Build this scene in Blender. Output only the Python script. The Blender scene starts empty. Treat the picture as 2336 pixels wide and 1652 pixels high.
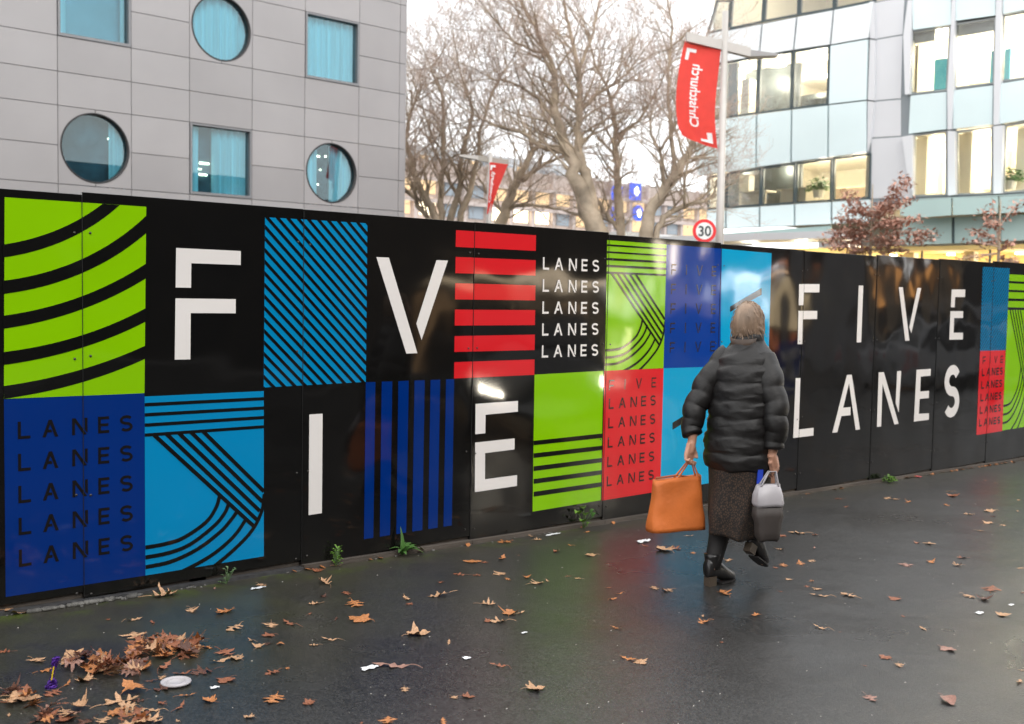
import bpy, bmesh, math, random
import numpy as np
from mathutils import Vector, Matrix, noise
rad = math.radians
# ------------------------------------------------------------------ camera, sky, sun, exposure
SC = bpy.context.scene
FPX = 2500.0
YAW, PITCH, ROLL = 0.829843768, 0.0609532476, 0.0185518481
CAM = np.array([0.0, -5.1776493, 1.664312])
_f = np.array([math.cos(YAW)*math.cos(PITCH), math.sin(YAW)*math.cos(PITCH), -math.sin(PITCH)])
_r = np.array([math.sin(YAW), -math.cos(YAW), 0.0]); _u = np.cross(_r, _f)
RT = _r*math.cos(ROLL) + _u*math.sin(ROLL); UP = -_r*math.sin(ROLL) + _u*math.cos(ROLL); FW = _f
cd = bpy.data.cameras.new('camera'); co = bpy.data.objects.new('camera', cd); SC.collection.objects.link(co)
co.matrix_world = Matrix(((RT[0], UP[0], -FW[0], CAM[0]), (RT[1], UP[1], -FW[1], CAM[1]), (RT[2], UP[2], -FW[2], CAM[2]), (0, 0, 0, 1)))
cd.sensor_width = 36; cd.lens = FPX/2336*36; cd.clip_start = 0.05; cd.clip_end = 1500
cd.dof.use_dof = True; cd.dof.focus_distance = 5.6; cd.dof.aperture_fstop = 3.5
SC.camera = co
W = bpy.data.worlds.new('World'); SC.world = W; W.use_nodes = True
nt = W.node_tree; nt.nodes.clear()
sky = nt.nodes.new('ShaderNodeTexSky'); sky.sky_type = 'NISHITA'; sky.sun_disc = False
SUN_EL, SUN_ROT = rad(38), rad(200)
sky.sun_elevation = SUN_EL; sky.sun_rotation = SUN_ROT
b1 = nt.nodes.new('ShaderNodeBackground'); b1.inputs['Strength'].default_value = 0.12
nt.links.new(sky.outputs[0], b1.inputs['Color'])
# the closed layer of thin winter cloud in front of that sky
tc = nt.nodes.new('ShaderNodeTexCoord'); mp = nt.nodes.new('ShaderNodeMapping'); mp.inputs['Scale'].default_value = (1, 1, 2.5)
nz = nt.nodes.new('ShaderNodeTexNoise'); nz.inputs['Scale'].default_value = 2.2; nz.inputs['Detail'].default_value = 4
rp = nt.nodes.new('ShaderNodeValToRGB'); rp.color_ramp.elements[0].color = (0.86, 0.89, 0.92, 1); rp.color_ramp.elements[1].color = (1.0, 0.975, 0.945, 1)
rp.color_ramp.elements[0].position = 0.35; rp.color_ramp.elements[1].position = 0.62
b2 = nt.nodes.new('ShaderNodeBackground'); b2.inputs['Strength'].default_value = 2.0
mx = nt.nodes.new('ShaderNodeMixShader'); mx.inputs[0].default_value = 0.88
out = nt.nodes.new('ShaderNodeOutputWorld')
L = nt.links.new
L(tc.outputs['Generated'], mp.inputs[0]); L(mp.outputs[0], nz.inputs['Vector']); L(nz.outputs['Fac'], rp.inputs[0]); L(rp.outputs[0], b2.inputs['Color'])
L(b1.outputs[0], mx.inputs[1]); L(b2.outputs[0], mx.inputs[2]); L(mx.outputs[0], out.inputs[0])
sl = bpy.data.lights.new('sun', 'SUN'); sl.energy = 0.6; sl.angle = rad(25); sl.color = (1, 0.96, 0.9)
so = bpy.data.objects.new('sun', sl); SC.collection.objects.link(so)
_sd = Vector((math.sin(SUN_ROT)*math.cos(SUN_EL), math.cos(SUN_ROT)*math.cos(SUN_EL), math.sin(SUN_EL)))
so.rotation_euler = _sd.to_track_quat('Z', 'Y').to_euler()
SC.view_settings.view_transform = 'Standard'; SC.view_settings.look = 'None'
SC.view_settings.gamma = 1; SC.view_settings.use_curve_mapping = False; SC.view_settings.exposure = 0.38
SC.cycles.use_denoising = True; SC.cycles.max_bounces = 8; SC.cycles.diffuse_bounces = 3; SC.cycles.glossy_bounces = 4
SC.cycles.transparent_max_bounces = 12; SC.cycles.sample_clamp_indirect = 6; SC.cycles.caustics_reflective = False; SC.cycles.caustics_refractive = False
random.seed(5); RNG = random.Random(11)
# ------------------------------------------------------------------ helpers: measuring the place (native photo pixels to planes of the site)
def ray(u, v): return FW + RT*(u-1168)/FPX - UP*(v-826)/FPX
def onY(u, v, y=0.0):
    d = ray(u, v); return CAM + d*(y-CAM[1])/d[1]
def onX(u, v, x):
    d = ray(u, v); return CAM + d*(x-CAM[0])/d[0]
GA, GX0 = -0.0236, 8.8
def gz(x): return GA*(max(-12.0, min(34.0, x))-GX0)
def gnd(u, v, lift=0.0):
    d = ray(u, v); t = (-GA*GX0+lift-CAM[2])/(d[2]-GA*d[0]); return CAM + d*t
def at(u, v, dep): return CAM + ray(u, v)*dep
def Z(n):
    o = {1:(0,0,930/2296),2:(0,420,620/1936),3:(0,880,620/1936),4:(590,470,640/2296),5:(590,840,640/2259),6:(1200,500,580/2296),
         7:(1200,820,580/2296),8:(1720,540,616/1667),9:(2236,600,100/406),10:(1560,0,776/2033),11:(0,1250,.3484),12:(700,1180,.3659),13:(1500,1040,.3769),14:(900,0,760/2204)}[n]
    return lambda x, y: (o[0]+x*o[2], o[1]+y*o[2])
# ------------------------------------------------------------------ helpers: objects
COL = SC.collection
def me(name, vs, fs, smooth=False, mats=None, fm=None):
    m = bpy.data.meshes.new(name); m.from_pydata([tuple(map(float, v)) for v in vs], [], [tuple(f) for f in fs])
    for q in (mats or []): m.materials.append(q)
    if fm: m.polygons.foreach_set('material_index', fm)
    if smooth: m.polygons.foreach_set('use_smooth', [True]*len(m.polygons))
    m.update(); return m
def ob(name, mesh, parent=None, loc=None):
    o = bpy.data.objects.new(name, mesh); COL.objects.link(o)
    if parent: o.parent = parent
    if loc is not None: o.location = loc
    return o
def empty(name, loc=(0, 0, 0)):
    o = bpy.data.objects.new(name, None); COL.objects.link(o); o.location = tuple(map(float, loc)); return o
def tag(o, label=None, cat=None, group=None, kind=None):
    if label: o['label'] = label
    if cat: o['category'] = cat
    if group: o['group'] = group
    if kind: o['kind'] = kind
    return o
class MB:
    """collects shapes of ONE piece"""
    def __init__(s): s.v = []; s.f = []; s.m = []; s.k = 0
    def add(s, vs, fs):
        n = len(s.v); s.v += [tuple(map(float, p)) for p in vs]; s.f += [tuple(i+n for i in f) for f in fs]; s.m += [s.k]*len(fs); return s
    def box(s, a, b):
        x0, y0, z0 = [min(p, q) for p, q in zip(a, b)]; x1, y1, z1 = [max(p, q) for p, q in zip(a, b)]
        return s.add([(x0,y0,z0),(x1,y0,z0),(x1,y1,z0),(x0,y1,z0),(x0,y0,z1),(x1,y0,z1),(x1,y1,z1),(x0,y1,z1)],
                     [(0,3,2,1),(4,5,6,7),(0,1,5,4),(1,2,6,5),(2,3,7,6),(3,0,4,7)])
    def prism(s, poly, off):
        """poly: 3D outline, off: vector of thickness"""
        n = len(poly); off = np.array(off); p = [np.array(q) for q in poly]
        nn = np.zeros(3)
        for i in range(n): nn += np.cross(p[i]-p[0], p[(i+1) % n]-p[0])
        if np.dot(nn, off) > 0: p = p[::-1]
        return s.add(p+[q+off for q in p], [tuple(range(n)), tuple(range(2*n-1, n-1, -1))]+[((i+1) % n, i, n+i, n+(i+1) % n) for i in range(n)])
    def tube(s, pts, rs, sides=8, cap=True):
        pts = [np.array(p, float) for p in pts]; vs = []; fs = []; k = sides
        if not hasattr(rs, '__len__'): rs = [rs]*len(pts)
        t = pts[1]-pts[0]; a = np.cross(t, (0, 0, 1.0)); 
        if np.linalg.norm(a) < 1e-4*np.linalg.norm(t): a = np.array([1.0, 0, 0])
        for i, p in enumerate(pts):
            t = pts[min(i+1, len(pts)-1)]-pts[max(i-1, 0)]; t = t/(np.linalg.norm(t)+1e-9)
            a = a-t*np.dot(a, t); a /= np.linalg.norm(a)+1e-9; b = np.cross(t, a)
            for j in range(k):
                w = 2*math.pi*j/k; vs.append(p+(a*math.cos(w)+b*math.sin(w))*rs[i])
        for i in range(len(pts)-1):
            for j in range(k):
                fs.append((i*k+j, i*k+(j+1) % k, (i+1)*k+(j+1) % k, (i+1)*k+j))
        if cap: fs.append(tuple(range(k-1, -1, -1))); fs.append(tuple((len(pts)-1)*k+j for j in range(k)))
        return s.add(vs, fs)
    def loft(s, rings, cap=True):
        """rings: list of equal-length point loops"""
        k = len(rings[0]); vs = [p for r in rings for p in r]; fs = []
        for i in range(len(rings)-1):
            for j in range(k): fs.append((i*k+j, i*k+(j+1) % k, (i+1)*k+(j+1) % k, (i+1)*k+j))
        if cap: fs.append(tuple(range(k-1, -1, -1))); fs.append(tuple((len(rings)-1)*k+j for j in range(k)))
        return s.add(vs, fs)
    def ball(s, c, r, n=8, m=6):
        if not hasattr(r, '__len__'): r = (r, r, r)
        rings = []
        for i in range(1, m):
            t = math.pi*i/m; rings.append([(c[0]+r[0]*math.sin(t)*math.cos(2*math.pi*j/n), c[1]+r[1]*math.sin(t)*math.sin(2*math.pi*j/n), c[2]-r[2]*math.cos(t)) for j in range(n)])
        return s.loft(rings)
    def build(s, name, mat, parent=None, smooth=False, loc=None):
        mats = mat if isinstance(mat, (list, tuple)) else [mat]
        return ob(name, me(name, s.v, s.f, smooth, mats, s.m if len(mats) > 1 else None), parent, loc)
# ------------------------------------------------------------------ materials
def new(name):
    m = bpy.data.materials.new(name); m.use_nodes = True; n = m.node_tree; b = n.nodes['Principled BSDF']; return m, n, b
def S(b, **k):
    for a, v in k.items():
        a = a.replace('_', ' ')
        b.inputs[a].default_value = (*v, 1) if isinstance(v, tuple) and len(v) == 3 and b.inputs[a].type == 'RGBA' else v
def mat(name, col, rough=0.5, var=0.0, scale=6.0, bump=0.0, bscale=40.0, metal=0.0, spec=0.5, coord='Object', detail=4, emit=None, es=0.0, stretch=(1,1,1)):
    m, n, b = new(name); S(b, Base_Color=col, Roughness=rough, Metallic=metal); b.inputs['Specular IOR Level'].default_value = spec
    c = n.nodes.new('ShaderNodeTexCoord'); mp = n.nodes.new('ShaderNodeMapping'); mp.inputs['Scale'].default_value = stretch
    n.links.new(c.outputs[coord], mp.inputs[0])
    if var:
        t = n.nodes.new('ShaderNodeTexNoise'); t.inputs['Scale'].default_value = scale; t.inputs['Detail'].default_value = detail; n.links.new(mp.outputs[0], t.inputs['Vector'])
        r = n.nodes.new('ShaderNodeMapRange'); r.inputs['From Min'].default_value = .3; r.inputs['From Max'].default_value = .7; r.inputs['To Min'].default_value = 1-var; r.inputs['To Max'].default_value = 1+var
        n.links.new(t.outputs['Fac'], r.inputs['Value'])
        x = n.nodes.new('ShaderNodeVectorMath'); x.operation = 'SCALE'; x.inputs[0].default_value = col; n.links.new(r.outputs[0], x.inputs['Scale']); n.links.new(x.outputs[0], b.inputs['Base Color'])
    if bump:
        t = n.nodes.new('ShaderNodeTexNoise'); t.inputs['Scale'].default_value = bscale; t.inputs['Detail'].default_value = 3; n.links.new(mp.outputs[0], t.inputs['Vector'])
        bu = n.nodes.new('ShaderNodeBump'); bu.inputs['Strength'].default_value = 1; bu.inputs['Distance'].default_value = bump
        n.links.new(t.outputs['Fac'], bu.inputs['Height']); n.links.new(bu.outputs[0], b.inputs['Normal'])
    if emit: S(b, Emission_Color=emit); b.inputs['Emission Strength'].default_value = es
    return m
def vinyl(name, col, rough=0.065):
    """printed gloss film on boards: every board lies a touch differently, so reflections wobble and break at the joints"""
    m, n, b = new(name); S(b, Roughness=rough); b.inputs['IOR'].default_value = 1.5
    g = n.nodes.new('ShaderNodeNewGeometry'); sp = n.nodes.new('ShaderNodeSeparateXYZ'); n.links.new(g.outputs['Position'], sp.inputs[0])
    def M(op, a, bb=None):
        x = n.nodes.new('ShaderNodeMath'); x.operation = op
        for i, v in enumerate((a, bb)):
            if v is None: continue
            if isinstance(v, (int, float)): x.inputs[i].default_value = v
            else: n.links.new(v, x.inputs[i])
        return x.outputs[0]
    k = M('FLOOR', M('DIVIDE', M('SUBTRACT', sp.outputs['X'], 1.989), 1.206))
    cb = n.nodes.new('ShaderNodeCombineXYZ'); n.links.new(sp.outputs['X'], cb.inputs[0]); n.links.new(M('MULTIPLY', k, 7.31), cb.inputs[1]); n.links.new(sp.outputs['Z'], cb.inputs[2])
    t = n.nodes.new('ShaderNodeTexNoise'); t.inputs['Scale'].default_value = 1.3; t.inputs['Detail'].default_value = 1.5; n.links.new(cb.outputs[0], t.inputs['Vector'])
    bu = n.nodes.new('ShaderNodeBump'); bu.inputs['Strength'].default_value = 1; bu.inputs['Distance'].default_value = 0.02
    n.links.new(t.outputs['Fac'], bu.inputs['Height'])
    t2 = n.nodes.new('ShaderNodeTexNoise'); t2.inputs['Scale'].default_value = 55; t2.inputs['Detail'].default_value = 2; n.links.new(g.outputs['Position'], t2.inputs['Vector'])
    b2 = n.nodes.new('ShaderNodeBump'); b2.inputs['Strength'].default_value = 1; b2.inputs['Distance'].default_value = 0.00002
    n.links.new(t2.outputs['Fac'], b2.inputs['Height']); n.links.new(bu.outputs[0], b2.inputs['Normal']); n.links.new(b2.outputs[0], b.inputs['Normal'])
    # street dust, thicker towards the ground, with smears
    t3 = n.nodes.new('ShaderNodeTexNoise'); t3.inputs['Scale'].default_value = 5; t3.inputs['Detail'].default_value = 7; t3.inputs['Roughness'].default_value = .7; n.links.new(g.outputs['Position'], t3.inputs['Vector'])
    r = n.nodes.new('ShaderNodeMapRange'); r.inputs['From Min'].default_value = .45; r.inputs['From Max'].default_value = .8; r.inputs['To Max'].default_value = 1; n.links.new(t3.outputs['Fac'], r.inputs['Value'])
    low = n.nodes.new('ShaderNodeMapRange'); low.inputs['From Min'].default_value = .45; low.inputs['From Max'].default_value = 0.0; low.inputs['To Min'].default_value = .012; low.inputs['To Max'].default_value = .14; n.links.new(sp.outputs['Z'], low.inputs['Value'])
    fac = M('MULTIPLY', r.outputs[0], low.outputs[0])
    mi = n.nodes.new('ShaderNodeMix'); mi.data_type = 'RGBA'; mi.inputs[6].default_value = (*col, 1); mi.inputs[7].default_value = (.11, .09, .07, 1)
    n.links.new(fac, mi.inputs[0]); n.links.new(mi.outputs[2], b.inputs['Base Color'])
    rr = M('ADD', M('MULTIPLY', fac, 1.2), rough); n.links.new(rr, b.inputs['Roughness'])
    return m
VB = vinyl('black_film', (.0055, .0052, .005)); VW = vinyl('white_film', (.84, .80, .77), .18); VG = vinyl('green_film', (.25, .57, .0), .08)
VC = vinyl('sky_blue_film', (.0, .25, .53), .07); VD = vinyl('deep_blue_film', (.0, .026, .19), .07); VR = vinyl('red_film', (.72, .015, .022), .07)
VK = vinyl('black_lettering_film', (.008, .007, .008), .12); VU = vinyl('royal_blue_film', (.0, .045, .30), .07); VC2 = vinyl('cyan_film', (.0, .36, .64), .07)
def glass(name, tint=(.9, .97, 1), refl=0.12, rough=0.0):
    m = bpy.data.materials.new(name); m.use_nodes = True; n = m.node_tree; n.nodes.clear()
    t = n.nodes.new('ShaderNodeBsdfTransparent'); t.inputs[0].default_value = (*tint, 1)
    g = n.nodes.new('ShaderNodeBsdfGlossy'); g.inputs['Roughness'].default_value = rough
    f = n.nodes.new('ShaderNodeFresnel'); f.inputs[0].default_value = 1.5
    a = n.nodes.new('ShaderNodeMath'); a.operation = 'ADD'; a.inputs[1].default_value = refl; n.links.new(f.outputs[0], a.inputs[0]); a.use_clamp = True
    x = n.nodes.new('ShaderNodeMixShader'); o = n.nodes.new('ShaderNodeOutputMaterial')
    n.links.new(a.outputs[0], x.inputs[0]); n.links.new(t.outputs[0], x.inputs[1]); n.links.new(g.outputs[0], x.inputs[2]); n.links.new(x.outputs[0], o.inputs[0])
    return m, n, g
def lamp(name, col, s):
    m = bpy.data.materials.new(name); m.use_nodes = True; n = m.node_tree; n.nodes.clear()
    e = n.nodes.new('ShaderNodeEmission'); e.inputs[0].default_value = (*col, 1); e.inputs[1].default_value = s
    o = n.nodes.new('ShaderNodeOutputMaterial'); n.links.new(e.outputs[0], o.inputs[0]); return m
# ------------------------------------------------------------------ the ground
def asphalt():
    m, n, b = new('wet_asphalt'); N = n.nodes.new; K = n.links.new
    g = N('ShaderNodeNewGeometry'); sp = N('ShaderNodeSeparateXYZ'); K(g.outputs['Position'], sp.inputs[0])
    def noi(sc, det, rough=.55):
        t = N('ShaderNodeTexNoise'); t.inputs['Scale'].default_value = sc; t.inputs['Detail'].default_value = det; t.inputs['Roughness'].default_value = rough; K(g.outputs['Position'], t.inputs['Vector']); return t.outputs['Fac']
    def mr(v, a, c, d, e):
        r = N('ShaderNodeMapRange'); K(v, r.inputs['Value'])
        for i, q in zip(('From Min', 'From Max', 'To Min', 'To Max'), (a, c, d, e)): r.inputs[i].default_value = q
        return r.outputs[0]
    def mul(a, c):
        x = N('ShaderNodeMath'); x.operation = 'MULTIPLY'; K(a, x.inputs[0]); 
        if isinstance(c, float): x.inputs[1].default_value = c
        else: K(c, x.inputs[1])
        return x.outputs[0]
    def mix(f, a, c):
        x = N('ShaderNodeMix'); x.data_type = 'RGBA'; K(f, x.inputs[0])
        for i, q in ((6, a), (7, c)):
            if isinstance(q, tuple): x.inputs[i].default_value = (*q, 1)
            else: K(q, x.inputs[i])
        return x.outputs[2]
    vo = N('ShaderNodeTexVoronoi'); vo.inputs['Scale'].default_value = 135; K(g.outputs['Position'], vo.inputs['Vector'])
    grit = mr(vo.outputs['Color'], 0.2, .95, 0, 1)
    c = mix(grit, (.011, .0108, .0105), (.058, .056, .054))
    c = mix(mr(noi(420, 2), .66, .74, 0, .6), c, (.12, .115, .11))
    c = mix(mr(noi(.7, 5, .6), .45, .7, 0, .5), c, (.018, .017, .015))
    w1 = N('ShaderNodeTexNoise'); w1.inputs['Scale'].default_value = 2.5; w1.inputs['Detail'].default_value = 6; K(g.outputs['Position'], w1.inputs['Vector'])
    wm = N('ShaderNodeVectorMath'); wm.operation = 'SCALE'; wm.inputs['Scale'].default_value = .9; K(w1.outputs['Color'], wm.inputs[0]); wa = N('ShaderNodeVectorMath'); K(wm.outputs[0], wa.inputs[0]); K(g.outputs['Position'], wa.inputs[1])
    cv = N('ShaderNodeTexVoronoi'); cv.feature = 'DISTANCE_TO_EDGE'; cv.inputs['Scale'].default_value = .38; K(wa.outputs[0], cv.inputs['Vector'])
    c = mix(mul(mr(cv.outputs['Distance'], .0, .0035, 1, 0), mr(noi(.9, 2), .5, .62, 0, .8)), c, (.006, .006, .006))
    # dry silt and moss, along the foot of the boards and in low patches on the left
    nearw = mr(sp.outputs['Y'], -.55, -.03, 0, 1); c = mix(mul(nearw, mr(noi(3.5, 6), .35, .65, .15, .8)), c, (.060, .052, .036))
    lx = mr(sp.outputs['X'], 2.2, 4.6, 1.0, 0.0); ly = mr(sp.outputs['Y'], -1.7, -.5, 0, 1)
    c = mix(mul(mul(lx, ly), mr(noi(2.6, 5), .38, .62, .2, .9)), c, (.050, .050, .026))
    m1 = mr(noi(5, 6, .62), .50, .62, 0, 1); mossy = mul(mul(m1, mr(noi(60, 3), .35, .6, .2, 1)), mr(sp.outputs['Y'], -.26, -.06, 0, 1)); mossy = mul(mossy, mr(sp.outputs['X'], 5.2, 6.4, 1.0, .15))
    c = mix(mossy, c, (.065, .095, .012))
    m2 = mul(mul(mr(noi(1.9, 6, .7), .56, .70, 0, .5), mr(noi(80, 3), .45, .6, 0, 1)), mul(lx, ly)); c = mix(m2, c, (.060, .070, .020))
    K(c, b.inputs['Base Color'])
    wet = mr(noi(.55, 6, .6), .36, .66, 0, 1)
    far = mr(sp.outputs['Y'], -.9, -.1, 1, .25)
    ro = mr(mul(wet, far), 0, 1, .42, .235); K(ro, b.inputs['Roughness']); b.inputs['Specular IOR Level'].default_value = .5
    bu = N('ShaderNodeBump'); bu.inputs['Strength'].default_value = 1; bu.inputs['Distance'].default_value = .0007; K(vo.outputs['Distance'], bu.inputs['Height'])
    b2 = N('ShaderNodeBump'); b2.inputs['Strength'].default_value = 1; b2.inputs['Distance'].default_value = .0007; K(noi(230, 4), b2.inputs['Height']); K(bu.outputs[0], b2.inputs['Normal'])
    b3 = N('ShaderNodeBump'); b3.inputs['Strength'].default_value = 1; b3.inputs['Distance'].default_value = .02; K(noi(1.2, 3), b3.inputs['Height']); K(b2.outputs[0], b3.inputs['Normal']); K(b3.outputs[0], b.inputs['Normal'])
    return m
ASP = asphalt()
xs = [-700, -300, -120, -50, -25, -12] + list(np.arange(-10, 34.1, 2.0)) + [45, 70, 120, 300, 800]
ys = [-700, -300, -120, -60, -30, -20, -12, -6, -3, -1, 0, 3, 10, 30, 60, 120, 300, 800]
ob('ground', me('ground', [(x, y, gz(x)) for y in ys for x in xs], [(j*len(xs)+i, j*len(xs)+i+1, (j+1)*len(xs)+i+1, (j+1)*len(xs)+i) for j in range(len(ys)-1) for i in range(len(xs)-1)], False, [ASP]))['kind'] = 'structure'
# road across the way, behind the photographer, with kerb and white line
g = MB(); ROADY = -8.2
for i in range(24):
    x0 = -12+i*2.0; x1 = x0+2.0
    g.add([(x0, -14.2, gz(x0)+.004), (x1, -14.2, gz(x1)+.004), (x1, ROADY, gz(x1)+.004), (x0, ROADY, gz(x0)+.004)], [(0, 1, 2, 3)])
tag(g.build('road', mat('road_asphalt', (.022, .022, .022), .6, .2, 8, .002, 120)), kind='structure')
g = MB()
for i in range(24):
    x0 = -12+i*2.0; x1 = x0+1.99; zz = min(gz(x0), gz(x1))-.05; zt = max(gz(x0), gz(x1))+.12
    g.box((x0, -14.35, zz), (x1, -14.2, zt))
tag(g.build('kerb', mat('kerb_stone', (.28, .27, .26), .7, .15, 20)), kind='structure')
# ------------------------------------------------------------------ the hoarding
HO = tag(empty('hoarding', (1.64, 0, gz(1.64))), 'long glossy black site hoarding printed with FIVE LANES lettering and bright coloured tiles', 'hoarding')
HO.matrix_basis = Matrix.Identity(4)
ZT = (2.0925-.368)*1.231+.0
seams = [1.989, 3.187, 4.403, 5.623, 6.896, 8.051, 9.242]
while seams[-1] < 24: seams.append(seams[-1]+1.2)
sx = [-3.6+.0, -2.4-.2, -1.6, -.4, .783] ; sx = [1.989-1.2*k for k in range(6, 0, -1)]+seams
_tp = [onY(*p) for p in ((0, 429), (189, 441), (400, 456), (610, 470), (928, 495), (1384, 531), (1645, 556), (1760, 566), (2000, 584), (2336, 601))]
def topz(x): return float(np.interp(x, [p[0] for p in _tp], [p[2] for p in _tp]))
for i in range(len(sx)-1):
    a, b = sx[i]+.0015, sx[i+1]-.0015; zt = topz(.5*(a+b)) + (-.002 if i % 2 else .002)
    g = MB().box((a, 0, gz(.5*(a+b))+.035), (b, .018, zt)); o = g.build('panel', VB, HO)
    bv = o.modifiers.new('b', 'BEVEL'); bv.width = .0012; bv.segments = 1
MS = mat('grey_zinc', (.12, .12, .125), .4, .2, 30, metal=.6); MT = mat('weathered_timber', (.085, .07, .058), .7, .35, 14, .004, 60, stretch=(.15, 1, 1))
for i in range(len(sx)-1):                     # bottom rail and plinth board, one length per panel
    a, b = sx[i]+.002, sx[i+1]-.002; za, zb = gz(a), gz(b); h_ = .016 if a < 2.9 else .026
    MB().prism([(a, -.030, za-.02), (b, -.030, zb-.02), (b, -.030, zb+h_), (a, -.030, za+h_)], (0, .07, 0)).build('bottom_rail', MS if a < 2.9 else MT, HO)
    MB().prism([(a, .02, za), (b, .02, zb), (b, .02, zb+.12), (a, .02, za+.12)], (0, .05, 0)).build('rear_rail', MT, HO)
g = MB()
for s in sx:
    for z in (1.925, 1.33, .68, .20):
        for d in (-.037, .037):
            zz = z+RNG.uniform(-.01, .01)-.012*(s > 8); g.ball((s+d+RNG.uniform(-.004, .004), -.003, zz), (.0065, .004, .0065), 7, 5)
tag(g.build('screw_heads', mat('screw_steel', (.09, .085, .08), .35, metal=.9), HO, True), kind='stuff')
g = MB()
for s in sx: g.box((s+.55, .02, gz(s)), (s+.64, .11, 1.9))
for s in sx: g.prism([(s+.56, .1, 1.7), (s+.56, .1, 1.62), (s+.56, 1.2, gz(s)), (s+.56, 1.3, gz(s))], (.05, 0, 0))
tag(g.build('rear_props', MT, HO), kind='stuff')
LY1, LY2 = -.0016, -.0030
MJT = mat('panel_joint', (.004, .004, .004), .6)
for s in seams[:-3]:
    MB().prism([(s-.0013, -.0046, gz(s)+.04), (s+.0013, -.0046, gz(s)+.04), (s+.0013, -.0046, topz(s)-.012), (s-.0013, -.0046, topz(s)-.012)], (0, .0045, 0)).build('joint_strip', MJT, HO)
def flat(name, polys, m, y, parent=None):
    """print: plane polygons [(x,z)..] lying on the boards"""
    vs = []; fs = []
    for p in polys:
        if len(p) < 3: continue
        a = sum(p[i][0]*p[(i+1) % len(p)][1]-p[(i+1) % len(p)][0]*p[i][1] for i in range(len(p)))
        if abs(a) < 1e-7: continue
        if a < 0: p = p[::-1]
        n = len(vs); vs += [(q[0], y, q[1]) for q in p]; fs.append(tuple(range(n, n+len(p))))
    return ob(name, me(name, vs, fs, False, [m]), parent or HO)
def pz(n, pts):
    q = Z(n) if n else (lambda x, y: (x, y)); r = []
    for p in pts:
        c = onY(*q(*p)); r.append((c[0], c[2]))
    return r
class Quad:
    def __init__(s, tl, tr, br, bl): s.c = [np.array(onY(*p))[[0, 2]] for p in (tl, tr, br, bl)]
    def __call__(s, u, t): a = s.c[0]*(1-u)+s.c[1]*u; b = s.c[3]*(1-u)+s.c[2]*u; return tuple(a*(1-t)+b*t)
    def rect(s, u0=0, t0=0, u1=1, t1=1): return [s(u0, t0), s(u1, t0), s(u1, t1), s(u0, t1)]
def clip(poly, u0=0., t0=0., u1=1., t1=1.):
    for ax, lim, sg in ((0, u0, 1), (0, u1, -1), (1, t0, 1), (1, t1, -1)):
        o = []
        for i in range(len(poly)):
            a, b = poly[i-1], poly[i]; da, db = sg*(a[ax]-lim), sg*(b[ax]-lim)
            if (da >= 0) != (db >= 0):
                k = da/(da-db); o.append((a[0]+(b[0]-a[0])*k, a[1]+(b[1]-a[1])*k))
            if db >= 0: o.append(b)
        poly = o
        if not poly: break
    return poly
def strip(pts, w, asp):
    """stroke of constant width along a curve in tile units; asp = tile height/width"""
    P = [np.array((p[0], p[1]*asp)) for p in pts]; Lf = []; Rr = []
    for i, p in enumerate(P):
        t = P[min(i+1, len(P)-1)]-P[max(i-1, 0)]; t /= np.linalg.norm(t)+1e-9; n = np.array((-t[1], t[0]))*w/2; Lf.append(p+n); Rr.append(p-n)
    quads = []
    for i in range(len(P)-1): quads.append([(q[0], q[1]/asp) for q in (Lf[i], Lf[i+1], Rr[i+1], Rr[i])])
    return quads
def spline(pts, n=7):
    p = [np.array(q, float) for q in pts]; p = [2*p[0]-p[1]]+p+[2*p[-1]-p[-2]]; o = []
    for i in range(1, len(p)-2):
        for k in range(n):
            t = k/n; a, b, c, d = p[i-1:i+3]; o.append(tuple(.5*((2*b)+(-a+c)*t+(2*a-5*b+4*c-d)*t*t+(-a+3*b-3*c+d)*t**3)))
    o.append(tuple(p[-2])); return o
def tilepart(q, m, label=None):
    o = flat('printed_tile', [q.rect()], m, LY1); 
    if label: o['label'] = label
    return o
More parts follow.
